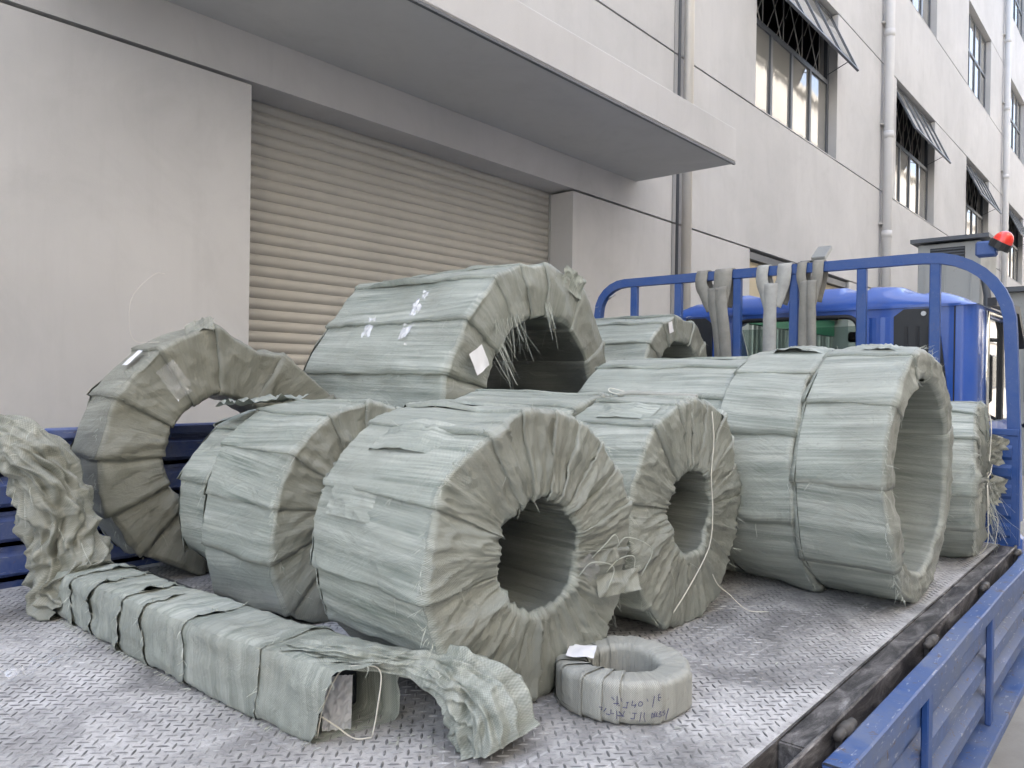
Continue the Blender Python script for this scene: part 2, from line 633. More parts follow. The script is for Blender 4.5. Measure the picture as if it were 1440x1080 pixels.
# second doorway behind the cab
dr = box('folding_gate', GREYMETAL, bld, 9.6, 13.45, D + .26, D + .28, 0, 2.49)
for k in range(26):
    box('gate_bar', GREYMETAL if k % 3 else WHITE, dr, 9.66 + .145 * k, 9.66 + .145 * k + .05, D + .20, D + .25, .02, 2.48)
box('gate_valance', GREEN, bld, 9.56, 13.48, D + .215, D + .27, 2.50, 2.76)
box('lintel_panel', BEIGE, bld, 9.56, 13.48, D + .10, D + .25, 2.77, 3.30)
box('lintel_trim', FRAME, bld, 9.56, 13.48, D + .03, D + .27, 3.31, 3.40)
box('door_frame', WHITE, bld, 9.56, 9.66, D + .12, D + .19, 0, 2.95)

# drain pipes
for x, r, m, tops in ((7.67, .056, GALV, (.0, 3.70, 4.06, 16)), (15.24, .085, PVC, (0, 16.)), (27.93, .09, PVC, (0, 16.)), (7.53, .017, FRAME, (0, 16.))):
    y = D - r - .03
    t = MB().tube([(x, y, 0), (x, y, 16)], r, 14)
    p = t.build('drainpipe', m, bld, smooth=True)
    if r > .05:
        for z in (2.2, 4.4, 6.23, 8.1, 10.2, 12.3, 14.4):
            MB().tube([(x, y, z), (x, y, z + .13)], r + .007, 14).build('pipe_socket', m, p, smooth=True)
            MB().box(x - r - .05, x + r + .05, y + r * .6, D - .003, z + .24, z + .265).build('pipe_bracket', GALV, p)


# windows
def window(x, z0, z1, sash_open):
    w, y = WW, D + .13
    tr = z0 + (z1 - z0) * .535
    mb = MB()
    f = .05
    mb.box(x, x + f, y, y + .06, z0, z1)
    mb.box(x + w - f * 1.6, x + w, y, y + .06, z0, z1)
    mb.box(x + f, x + w - f * 1.6, y, y + .06, z0, z0 + f)
    mb.box(x + f, x + w - f * 1.6, y, y + .06, z1 - f, z1)
    W_ = mb.build('window', FRAME, bld)
    xs = [x + f + (w - 2.6 * f) * k / 4 for k in range(5)]
    box('transom', FRAME, W_, x + f + .002, x + w - f * 1.6 - .002, y - .006, y + .05, tr - .035, tr + .035)
    for k in (1, 2, 3):
        box('mullion', FRAME, W_, xs[k] - .035, xs[k] + .035, y - .008, y + .055, z0 + f + .002, tr - .037)
        if not sash_open:
            box('mullion', FRAME, W_, xs[k] - .03, xs[k] + .03, y - .008, y + .055, tr + .037, z1 - f - .002)
    for k in range(4):
        a, b = xs[k] + (.036 if k else .002), xs[k + 1] - (.036 if k < 3 else .002)
        box('pane', GLASS_WIN, W_, a, b, y + .02, y + .028, z0 + f + .002, tr - .036)
        if not sash_open:
            box('pane', GLASS_WIN, W_, a, b, y + .02, y + .028, tr + .036, z1 - f - .002)
    if sash_open:
        ang = radians(24)
        L = z1 - .05 - (tr - .03)
        c, s = cos(ang), sin(ang)

        def tilt(mb_):
            out = MB()
            for (px, py, pz) in mb_.v:      # local: pz down from hinge, py outwards
                out.v.append((px, y - .01 - s * pz - c * py, z1 - .04 - c * pz + s * py))
            out.f = mb_.f
            return out
        fr = MB()
        fr.box(x + .03, x + .065, 0, .035, 0, L)
        fr.box(x + w - .065, x + w - .03, 0, .035, 0, L)
        fr.box(x + .066, x + w - .066, 0, .035, 0, .035)
        fr.box(x + .066, x + w - .066, 0, .035, L - .05, L)
        for k in (1, 2, 3):
            xx = x + .05 + (w - .1) * k / 4
            fr.box(xx - .018, xx + .018, 0, .034, .036, L - .051)
        tilt(fr).build('sash_frame', FRAME, W_)
        for k in range(4):
            xa = x + .05 + (w - .1) * k / 4 + .019
            xb = x + .05 + (w - .1) * (k + 1) / 4 - .019
            tilt(MB().box(xa, xb, .012, .018, .037, L - .052)).build('sash_pane', GLASS_WIN, W_)
        # security grille behind the opening
        gr = MB()
        zt, zb = z1 - f - .01, tr + .04
        for k in range(4):
            xa, xb = xs[k] + .04, xs[k + 1] - .04
            xm, zm = (xa + xb) / 2, (zt + zb) / 2
            for p, q in (((xa, zb), (xb, zt)), ((xa, zt), (xb, zb)), ((xa, zm), (xm, zt)), ((xm, zb), (xb, zm)), ((xb, zb), (xb, zt))):
                gr.tube([(p[0], y + .12, p[1]), (q[0], y + .12, q[1])], .009, 4)
        gr.build('grille', GALV, W_)
        MB().tube([(x + w - .10, y + .02, tr + .10), (x + w - .08, y - s * L * .8, z1 - .05 - c * L * .8)], .008, 5).build('stay_arm', FRAME, W_)
    box('sill', PLASTER, W_, x + .002, x + w - .002, D + .004, y + .10, z0 - .002, z0 + .012)


for k, x in enumerate(WX):
    window(x, 5.295, 7.64, k < 4)
    window(x, 9.50, 11.69, False)
    window(x, 13.71, 15.89, False)

# ------------------------------------------------------------------ floodlight, cabinet, cabin beyond the cab
fl = empty('wall_floodlight', (11.25, D - .02, 3.5), 'small square white floodlight tilted on the wall above the beige doorway', 'floodlight')
a = radians(35)
mb = MB().box(-.17, .17, -.10, .10, -.035, .035, bev=.01)
rot = lambda p: (p[0] * cos(a) - p[2] * sin(a) + 11.25, p[1] - .32 + D, p[0] * sin(a) + p[2] * cos(a) + 3.56)
m2 = MB(); m2.v = [rot(p) for p in mb.v]; m2.f = mb.f
m2.build('lamp_housing', GREYMETAL, fl)
mb = MB().box(-.15, .15, -.085, .085, -.045, -.036)
m2 = MB(); m2.v = [rot(p) for p in mb.v]; m2.f = mb.f
m2.build('lamp_glass', DARK, fl)
MB().tube([(11.25, D - .02, 3.46), (11.25, D - .2, 3.46), (11.25, D - .32, 3.53)], .018, 6).build('bracket', FRAME, fl)

cb = empty('equipment_cabinet', (9.4, 1.8, 0), 'tall grey sheet metal cabinet with a louvre and overhanging lid beyond the cab', 'cabinet')
box('cabinet_body', GREYMETAL, cb, 9.0, 9.9, 1.52, 2.10, .12, 3.17, bev=.01)
box('lid', FRAME, cb, 8.93, 9.97, 1.44, 2.16, 3.185, 3.225)
lv = box('louvre', DARK, cb, 8.985, 8.998, 1.66, 1.98, 3.0, 3.12)
for k in range(4):
    box('louvre_blade', FRAME, lv, 8.975, 8.992, 1.665, 1.975, 3.005 + .03 * k, 3.017 + .03 * k)
for y in (1.60, 1.84, 2.03):
    box('panel_rib', GREYMETAL, cb, 8.988, 8.999, y, y + .012, .15, 2.95)
for y in (1.56, 2.02):
    for x in (9.05, 9.8):
        box('leg', FRAME, cb, x, x + .05, y, y + .05, 0, .119)
MB().tube([(9.02, 1.46, .05), (9.02, 1.46, 2.6), (9.02, 1.49, 2.8), (9.02, 1.519, 2.82)], .035, 8).build('duct', FRAME, cb, smooth=True)

sc = empty('site_cabin', (19, 1.5, 0), 'grey flat roofed cabin at the far end of the yard, right of the truck', 'cabin')
box('cabin_wall', GREYMETAL, sc, 17.5, 20.5, .9, 2.6, 0, 3.5)
box('cabin_roof', FRAME, sc, 17.35, 20.65, .75, 2.75, 3.505, 3.6)
wq = box('window', FRAME, sc, 17.47, 17.498, 1.5, 2.2, 1.4, 2.6)
box('pane', GLASS_WIN, wq, 17.455, 17.468, 1.54, 2.16, 1.44, 2.56)
box('door', FRAME, sc, 17.47, 17.498, 1.0, 1.4, .02, 2.3)

# ------------------------------------------------------------------ building across the street
ob = empty('opposite_building', (12, -9, 0), 'cream rendered workshop block across the street, behind the viewpoint', 'building')
OY = -6.5
MB().box(-14, 150, OY - 6, OY, 0, 17).build('wall', OPP, ob)
MB().box(-14.2, 150.2, OY - 6.2, OY + .25, 17.003, 17.3).build('roof_slab', CONC, ob)
for k in range(18):
    for z0 in (1.6, 5.4, 9.2, 12.9):
        x = -12.5 + 4.8 * k
        wq = box('window', FRAME, ob, x, x + 2.6, OY + .003, OY + .05, z0, z0 + 1.9)
        box('pane', GLASS_WIN, wq, x + .08, x + 2.52, OY + .052, OY + .06, z0 + .08, z0 + 1.82)
for z0 in (4.2, 8.0, 11.8):
    MB().box(-14, 150, OY + .003, OY + .12, z0, z0 + .18).build('ledge', WHITE, ob)

# ================================================================== TRUCK
DZ = 1.0
Y0, Y1 = .505, 2.79        # right and left edges of the bed
X0, X1 = -.35, 3.90
truck = empty('flatbed_truck', (2.0, 1.65, 0), 'blue flatbed truck with checker plate deck, dropped side gate and tall headboard', 'truck')
box('deck_plate', DECK, truck, X0, X1, Y0 + .068, Y1, DZ - .012, DZ)
# raised tread bars, alternating at right angles, 45 degrees to the bed
Lb, Wb, Hb = .0134, .0028, .0017
bar = np.array([(-Lb, 0, 0), (-Lb * .5, -Wb * .85, 0), (0, -Wb, 0), (Lb * .5, -Wb * .85, 0), (Lb, 0, 0), (Lb * .5, Wb * .85, 0), (0, Wb, 0), (-Lb * .5, Wb * .85, 0),
                (-Lb * .55, 0, Hb * .9), (0, 0, Hb), (Lb * .55, 0, Hb * .9)])
bf = [(0, 1, 8), (1, 2, 9, 8), (2, 3, 10, 9), (3, 4, 10), (4, 5, 10), (5, 6, 9, 10), (6, 7, 8, 9), (7, 0, 8)]
pt = .0214
V, Fc = [], []
c45 = cos(pi / 4)
nb = 0
allv = []
for i in range(-180, 300):
    for j in range(-180, 300):
        a, b = i * pt, j * pt
        x, y = (a + b) * c45 + 1.0, (a - b) * c45 + 1.2
        if not (X0 + .3 < x < X1 - .02 and Y0 + .085 < y < Y1 - .02):
            continue
        t = -pi / 4 if (i + j) % 2 else pi / 4
        c, s = cos(t), sin(t)
        q = np.stack([x + bar[:, 0] * c - bar[:, 1] * s, y + bar[:, 0] * s + bar[:, 1] * c, DZ + .0002 + bar[:, 2]], 1)
        wr_ = .55 + .9 * float(gn(x * 2.6, y * 2.6, 7.7)) + .25 * random.uniform(-1, 1)
        q[:, 2] = DZ + .0002 + bar[:, 2] * min(1.1, max(.25, wr_ + .35))
        allv.append(q)
        nb += 1
allv = np.array(allv)
ff = [[k * 11 + i for i in q] for k in range(nb) for q in bf]
obj('tread_pattern', allv.reshape(-1, 3), ff, TREAD, truck, world=True, kind='stuff')

# right edge: flat rail, lip, side channel, stake pocket
er = MB().box(1.46, X1, Y0 + .012, Y0 + .062, DZ - .05, DZ - .004).build('edge_rail', RAIL, truck)
box('edge_lip', RAIL, er, X0, X1, Y0, Y0 + .010, DZ - .13, DZ + .006, bev=.003)
box('edge_rail', RAIL, truck, X0, 1.26, Y0 + .012, Y0 + .062, DZ - .05, DZ - .004)
box('stake_pocket', DARK, truck, 1.26, 1.46, Y0 + .012, Y0 + .062, DZ - .13, DZ - .12)
for x in (1.262, 1.45):
    box('pocket_wall', RAIL, truck, x, x + .006, Y0 + .0125, Y0 + .0615, DZ - .118, DZ - .005)
box('plate_edge', RAIL, truck, X0, X1, Y0 + .063, Y0 + .067, DZ - .12, DZ - .0005)
for x in (1.60, 2.31, 3.07, 3.80):
    hp = MB().tube([(x - .045, Y0 - .014, DZ - .008), (x + .045, Y0 - .014, DZ - .008)], .010, 12).build('hinge_pin', PIN, truck, smooth=True)
    MB().tube([(x - .016, Y0 - .014, DZ - .008), (x + .020, Y0 - .014, DZ - .008)], .0135, 12).build('hinge_knuckle', PIN, hp, smooth=True)
    box('hinge_plate', PIN, hp, x - .02, x + .02, Y0 - .014, Y0 - .001, DZ - .09, DZ - .022)

# dropped right side gate hanging from the hinges
GX0, GX1, GZ0, GZ1 = 1.43, 3.87, .56, .985
ns = 24
tv, tf = [], []
for k in range(ns + 1):
    x = GX0 + (GX1 - GX0) * k / ns
    dz = .006 * float(gn(x * 1.7, 3.3)) + (.012 * (1 - k / 5) ** 2 if k < 5 else 0)
    dy = .006 * float(gn(x * 2.1, 9.3))
    for y, z in ((.432, GZ1 - .045), (.432, GZ1 - .003), (.436, GZ1), (.476, GZ1), (.480, GZ1 - .003), (.480, GZ1 - .045)):
        tv.append((x, y + dy, z + dz))
for k in range(ns):
    for q in range(5):
        tf.append((6 * k + q, 6 * k + q + 1, 6 * k + q + 7, 6 * k + q + 6))
gate = obj('side_gate', tv, tf, BLUE_WORN, truck, world=True)
box('end_cap', BLUE_WORN, gate, GX0 + .001, GX0 + .005, .434, .478, GZ1 - .044, GZ1 + .003)
box('gate_rail', BLUE_WORN, gate, GX0, GX1, .405, .478, GZ0, GZ0 + .035, bev=.004)
hgt = (GZ1 - .046 - GZ0 - .036) / 3
for k in range(3):
    z = GZ0 + .036 + k * hgt
    pr = [(.478, z), (.478, z + hgt * .22), (.452, z + hgt * .36), (.452, z + hgt * .74), (.478, z + hgt * .88), (.478, z + hgt - .001), (.481, z + hgt - .001), (.481, z)]
    MB().prism(pr, GX0 + .005, GX1 - .005, 'x').build('gate_slat', BLUE_WORN, gate)
for x in (GX0 + .002, 2.03, 2.86, GX1 - .05):
    box('gate_post', BLUE, gate, x, x + .045, .434, .451, GZ0 + .036, GZ1 - .040, bev=.003)

# left side board
sb = box('side_board', BLUE_DARK, truck, X0, X1 - .02, Y1 + .022, Y1 + .03, DZ - .1, 1.46)
box('board_rail', BLUE_DARK, sb, X0, X1 - .02, Y1 - .004, Y1 + .045, 1.462, 1.50, bev=.006)
for k in range(4):
    z = 1.015 + k * .112
    pr = [(Y1 + .021, z), (Y1 + .021, z + .015), (Y1 - .006, z + .03), (Y1 - .006, z + .085), (Y1 + .021, z + .10)]
    MB().prism(pr, X0 + .01, X1 - .03, 'x').build('board_slat', BLUE_DARK, sb)
box('tail_board', BLUE_DARK, truck, X0 - .05, X0 - .01, Y0, Y1, DZ - .42, DZ - .005)

# headboard
HX = 3.925


def sweep(path, wy, wx):
    """rectangular bar swept along a path in the plane x = HX"""
    mb = MB()
    v = []
    P = [np.array(p, float) for p in path]
    for k, p in enumerate(P):
        t = P[min(k + 1, len(P) - 1)] - P[max(k - 1, 0)]
        t /= np.linalg.norm(t)
        nn = np.array((-t[1], t[0]))
        for a, b in ((-1, -1), (1, -1), (1, 1), (-1, 1)):
            q = p + nn * a * wy / 2
            v.append((HX + b * wx / 2, q[0], q[1]))
    f = []
    for k in range(len(P) - 1):
        for q in range(4):
            f.append((4 * k + q, 4 * k + (q + 1) % 4, 4 * k + 4 + (q + 1) % 4, 4 * k + 4 + q))
    f += [(3, 2, 1, 0), tuple(4 * (len(P) - 1) + q for q in range(4))]
    return mb.add(v, f)


path = [(.525, 1.0), (.527, 1.5), (.545, 1.92)]
for k in range(1, 9):
    t = pi / 2 * k / 9
    path.append((.545 + .33 * (1 - cos(t)) ** 1.05, 1.92 + .345 * sin(t)))
path += [(.90, 2.267), (1.6, 2.268), (2.50, 2.268)]
for k in range(1, 6):
    t = pi / 2 * k / 6
    path.append((2.50 + .19 * sin(t), 2.268 - .17 * (1 - cos(t))))
path += [(2.692, 2.08), (2.71, 1.5), (2.715, 1.0)]
hb = sweep(path, .048, .038).build('headboard', BLUE, truck)
for y in (2.438, 2.147, 1.794, 1.487, 1.159, .841):
    box('headboard_bar', BLUE, hb, HX - .016, HX + .016, y - .022, y + .022, 1.503, 2.243, bev=.004)
box('headboard_panel', BLUE, hb, HX - .025, HX - .0205, .508, 2.73, 1.003, 1.470)
box('panel_rail', BLUE, hb, HX - .030, HX - .0195, .506, 2.732, 1.471, 1.50, bev=.003)
for k in range(5):
    z = 1.03 + k * .084
    pr = [(HX - .0255, z), (HX - .036, z + .014), (HX - .036, z + .05), (HX - .0255, z + .064)]
    MB().prism([(p[0], p[1]) for p in pr], .53, 2.70, 'y').build('panel_ridge', BLUE, hb)
MB().tube([(HX - .02, 2.60, 2.19), (HX - .05, 2.585, 2.175), (HX - .055, 2.565, 2.19), (HX - .02, 2.56, 2.2)], .006, 6).build('rope_hook', STEEL, hb, smooth=True)
bc = box('beacon_mount', BLUE, hb, HX - .035, HX + .025, .600, .680, 2.252, 2.318, bev=.008)
bc.rotation_euler = (radians(0), 0, 0)
# red beacon dome, tipped outwards
dv, df = [], []
ax = Vector((-.1, -.55, .83)).normalized()
e1 = ax.cross(Vector((1, 0, 0))).normalized()
e2 = ax.cross(e1)
cn = Vector((HX - .01, .588, 2.30))
for i in range(7):
    t = pi / 2 * i / 6
    for q in range(14):
        w_ = 2 * pi * q / 14
        dv.append(cn + ax * (.052 * sin(t) + .008) + (e1 * cos(w_) + e2 * sin(w_)) * .042 * cos(t * .97))
for i in range(6):
    for q in range(14):
        df.append((i * 14 + q, i * 14 + (q + 1) % 14, i * 14 + 14 + (q + 1) % 14, i * 14 + 14 + q))
df.append([84 + q for q in range(14)])
obj('beacon_lens', dv, df, RED, hb, smooth=True, world=True)
MB().tube([cn - ax * .02, cn + ax * .012], .046, 14).build('beacon_base', BLACKP, hb)

# ---- cab
CX0, CX1, CY0, CY1, CZ0 = 4.13, 5.75, .715, 2.385, .85
ym = (CY0 + CY1) / 2
rear = MB().sheet([(CY0 + .08, CZ0), (CY1 - .08, CZ0), (CY1 - .08, 2.07), (CY0 + .08, 2.07)][::1], [rrect(1.235, 1.885, 1.58, 2.03, .06)], CX0, CX0 + .03, 'x').build('cab', CAB, truck)
for (a, b, ox, oy) in (('r', 1, CX0 + .08, CY0 + .08), ('l', -1, CX0 + .08, CY1 - .08)):
    mb = MB()
    arc = [(ox - .08 * cos(t), oy - b * .08 * sin(t)) for t in np.linspace(0, pi / 2, 8)]
    v = [(x, y, z) for z in (CZ0, 2.07) for x, y in arc]
    mb.add(v, [(k, k + 1, k + 9, k + 8) for k in range(7)])
    mb.build('cab_corner', CAB, rear, smooth=True)
for y, s in ((CY0, 1), (CY1, -1)):
    door_hole = [(4.40, 1.50), (5.32, 1.50), (5.20, 1.90), (5.02, 2.03), (4.40, 2.03)]
    MB().sheet([(CX0 + .081, CZ0), (5.72, CZ0), (5.60, 1.45), (5.22, 2.07), (CX0 + .081, 2.07)], [door_hole], y, y + s * .03, 'y').build('side_panel', CAB, rear)
    MB().prism([(4.405, 1.505), (5.31, 1.505), (5.19, 1.895), (5.015, 2.025), (4.405, 2.025)], y + s * .010, y + s * .016, 'y').build('side_window', GLASS_SIDE, rear)
    yo = y - s * .006
    MB().tube([(4.385, yo, 1.48), (4.385, yo, 2.045), (5.03, yo, 2.05), (5.225, yo, 1.91), (5.345, yo, 1.48)], .013, 8).build('window_trim', CHROME if s > 0 else GASKET, rear, smooth=True)
    MB().box(4.86, 4.91, *sorted((y - s * .004, y + s * .009)), 1.505, 2.025).build('window_divider', BLACKP, rear)
    MB().prism([(4.36, 2.075), (5.05, 2.085), (5.3, 1.90), (5.33, 1.93), (5.08, 2.125), (4.36, 2.115)], *sorted((y - s * .05, y - s * .01)), 'y').build('rain_visor', BLACKP, rear)
MB().prism([(5.24, 2.06), (5.62, 1.452), (5.626, 1.455), (5.246, 2.063)], CY0 + .031, CY1 - .031, 'y').build('windscreen', GLASS, rear)
box('front_panel', CAB, rear, 5.60, 5.72, CY0 + .031, CY1 - .031, CZ0, 1.45)
box('dashboard', BLACKP, rear, 5.1, 5.59, CY0 + .04, CY1 - .04, 1.2, 1.5)
box('cab_floor', BLACKP, rear, CX0 + .04, 5.58, CY0 + .04, CY1 - .04, .86, .90)
for y in (1.0, 1.75):
    box('seat', BLACKP, rear, 4.35, 4.50, y, y + .42, .91, 1.62, bev=.05)
# rear window glass, gasket, interior mirror
MB().prism(rrect(1.24, 1.88, 1.585, 2.025, .055), CX0 + .008, CX0 + .013, 'x').build('rear_window', GLASS, rear)
gk = [(CX0 - .004, y, z) for y, z in rrect(1.235, 1.885, 1.58, 2.03, .06)]
MB().tube(gk + gk[:1], .012, 6, cap=False).build('window_gasket', GASKET, rear, smooth=True)
MB().box(5.0, 5.03, 1.36, 1.56, 1.945, 2.01, bev=.012).build('interior_mirror', BLACKP, rear)
# black quarter vent beside the window on the right, with ribs, and pressed pillars
vp = [(.80, 1.45), (1.06, 1.45), (1.065, 2.02), (1.02, 2.055), (.90, 2.055), (.865, 1.98)]
vt = MB().prism(vp, CX0 - .012, CX0 - .001, 'x').build('rear_vent', BLACKP, rear)
for k in range(3):
    box('vent_rib', GASKET, vt, CX0 - .018, CX0 - .013, .90 + .05 * k, .915 + .05 * k, 1.5, 1.97)
MB().tube([(CX0 - .013, .93, 2.03), (CX0 - .022, .93, 2.03)], .012, 8).build('vent_bolt', STEEL, vt)
vp2 = [(2 * ym - y, z) for y, z in vp]
MB().prism(vp2, CX0 - .012, CX0 - .001, 'x').build('rear_vent', BLACKP, rear)
for y in (1.135, 1.965):
    pr = [(CX0 + .001, y - .05), (CX0 - .012, y - .03), (CX0 - .016, y - .01), (CX0 - .016, y + .01), (CX0 - .012, y + .03), (CX0 + .001, y + .05)]
    MB().prism(pr, .95, 2.02, 'z').build('pressed_rib', CAB, rear)
# roof: ribs along the cab, rounded over the rear edge
nx, ny = 18, 120
V = []
for j in range(ny + 1):
    y = CY0 - .004 + (CY1 - CY0 + .008) * j / ny
    q = (y - ym) / (CY1 - CY0) * 2
    crown = .095 * (1 - abs(q) ** 3.2)
    ph = (y - CY0) / (CY1 - CY0) * 6
    fr_ = abs((ph % 1) - .5) * 2
    rib = .034 * (1 - min(1, max(0, (fr_ - .48) / .16)))
    zt = 2.075 + crown
    for i in range(nx + 1):
        if i < 8:
            t = pi / 2 * i / 8
            x, z = CX0 - .006 + .10 * (1 - cos(t)), 2.065 + (zt - 2.065) * sin(t)
        else:
            x, z = CX0 + .094 + (5.24 - CX0 - .094) * (i - 8) / (nx - 8), zt
        k = min(1, max(0, (x - CX0 - .03) / .10))
        V.append((x, y, z + rib * k * (1 - abs(q) ** 6)))
Fq = [(j * (nx + 1) + i, j * (nx + 1) + i + 1, (j + 1) * (nx + 1) + i + 1, (j + 1) * (nx + 1) + i) for j in range(ny) for i in range(nx)]
obj('cab_roof', V, Fq, CAB, rear, smooth=True, world=True)
MB().box(CX0 - .012, CX0 + .001, CY0 + .06, CY1 - .06, 2.062, 2.074).build('drip_rail', CAB, rear)
# panel seams and a grab handle on the rear of the cab
for y in (CY0 + .085, CY1 - .085):
    box('panel_seam', GASKET, rear, CX0 - .0015, CX0 + .001, y - .003, y + .003, .95, 2.06)
MB().box(CX0 - .0015, CX0 + .001, CY0 + .09, CY1 - .09, 1.535, 1.541).build('panel_seam', GASKET, rear)
MB().tube([(CX0 - .001, 1.20, 1.62), (CX0 - .035, 1.20, 1.64), (CX0 - .035, 1.20, 1.80), (CX0 - .001, 1.20, 1.82)], .009, 8).build('grab_handle', BLACKP, rear, smooth=True)
# side mirror
mr = MB().tube([(5.35, .70, 1.95), (5.45, .56, 1.97), (5.47, .50, 1.93), (5.47, .50, 1.55), (5.42, .69, 1.45)], .012, 8).build('mirror_arm', BLACKP, truck, smooth=True)
MB().box(5.44, 5.48, .42, .60, 1.58, 1.88, bev=.015).build('mirror_head', BLACKP, mr)
# chassis and wheels
for y in (1.25, 1.97):
    box('chassis_beam', GASKET, truck, X0 + .1, 5.5, y, y + .08, .62, .80)
for k in range(9):
    box('cross_member', RAIL, truck, X0 + .2 + .47 * k, X0 + .26 + .47 * k, Y0 + .02, Y1 - .01, .802, DZ - .125)
for x in (.75, 4.75):
    for y in (.62, 2.46):
        t = []
        wv = MB().tube([(x, y, .40), (x, y + .03, .40), (x, y + .19, .40), (x, y + .22, .40)], [.34, .395, .395, .34], 28).build('wheel', GASKET, truck, smooth=False)
        MB().tube([(x, y - .012, .40), (x, y + .232, .40)], .20, 20).build('rim', STEEL, wv)
box('front_bumper', CAB, truck, 5.70, 5.82, CY0, CY1, .45, .75, bev=.02)

# ================================================================== LIFTING STRAPS
def ribbon(P, wd, width, th, nseg=8):
    """flat strap along a smooth path; wd gives the width direction"""
    pts = spline(P, nseg)
    V, Fc = [], []
    for k, p in enumerate(pts):
        t = pts[min(k + 1, len(pts) - 1)] - pts[max(k - 1, 0)]
        t = t / np.linalg.norm(t)
        wv_ = np.array(wd, float)
        wv_ = wv_ - t * (wv_ @ t)
        wv_ /= np.linalg.norm(wv_)
        nn = np.cross(t, wv_)
        ww = width * (1 + .06 * float(gn(k * .31, width * 50, 2.2)))
        for a, b in ((-1, -1), (0, -1.25), (1, -1), (1, 1), (0, .75), (-1, 1)):
            V.append(p + wv_ * a * ww / 2 + nn * b * th / 2)
    m = len(pts)
    for k in range(m - 1):
        for q in range(6):
            Fc.append((6 * k + q, 6 * k + (q + 1) % 6, 6 * k + 6 + (q + 1) % 6, 6 * k + 6 + q))
    Fc += [tuple(range(5, -1, -1)), tuple(6 * (m - 1) + q for q in range(6))]
    mb = MB()
    return mb.add(V, Fc)


def strap(label, m, ya, yb, yc, wa, wb, tails):
    s = empty('lifting_strap', (HX, yc, 1.6), label, 'strap', 'lifting straps looped over the headboard')
    f, b = HX - .028, HX + .028
    for y, w_ in ((ya, wa), (yb, wb)):
        ribbon([(b + .004, y * .3 + yc * .7, 2.10), (b + .004, y, 2.22), (b, y, 2.285), (HX, y, 2.300), (f, y, 2.285), (f - .010, y, 2.22), (f - .008, y * .7 + yc * .3, 2.16), (f - .012, y * .25 + yc * .75, 2.08)], (0, 1, 0), w_, .006).build('strap_loop', m, s, smooth=True)
    for k, (y0, y1, w_, zb) in enumerate(tails):
        ribbon([(f - .010 - .007 * k, y0, 2.20), (f - .018 - .007 * k, y0 * .8 + y1 * .2, 2.08), (f - .016 - .006 * k, y0 * .4 + y1 * .6, 1.9), (f - .018 - .006 * k, y1, zb)], (0, 1, .0), w_, .006).build('strap_tail', m, s, smooth=True)
    return s


strap('thick dirty grey lifting strap with a wide frayed tail, leftmost on the headboard bar', WEB, 1.990, 1.865, 1.90, .068, .10, [(1.905, 1.835, .09, 1.5), (1.870, 1.82, .065, 1.55)])
strap('pale grey lifting strap with a single narrow tail, middle of three on the bar', WEB2, 1.645, 1.530, 1.59, .062, .072, [(1.595, 1.60, .068, 1.5)])
strap('brown and olive lifting strap with two thin tails, nearest the cab rear vent', WEB, 1.440, 1.360, 1.40, .046, .052, [(1.42, 1.43, .046, 1.5), (1.385, 1.375, .044, 1.52)])


# ================================================================== COILS
def section(R, Ri, L, ns, nf, ni, nb, c):
    """closed outline of the ring's cross section: (r, y, normal r, normal y, region, in face 0..1)"""
    P = []

    def corner(cr, cy, a0, tagname, n=3):
        for t in np.linspace(a0, a0 - pi / 2, n + 2)[1:-1]:
            P.append((cr + c * cos(t), cy + c * sin(t), cos(t), sin(t), tagname))
    for t in np.linspace(L - c, c, ns):
        P.append((R, t, 1, 0, 's'))
    corner(R - c, c, 0, 'c')
    for t in np.linspace(R - c, Ri + c, nf):
        P.append((t, 0, 0, -1, 'f'))
    corner(Ri + c, c, -pi / 2, 'c')
    for t in np.linspace(c, L - c, ni):
        P.append((Ri, t, -1, 0, 'i'))
    corner(Ri + c, L - c, -pi, 'c')
    for t in np.linspace(Ri + c, R - c, nb):
        P.append((t, L, 0, 1, 'b'))
    corner(R - c, L - c, -1.5 * pi, 'c')
    P.append(P[0])
    return P


GROUP = 'wrapped steel coils loaded on the truck deck'


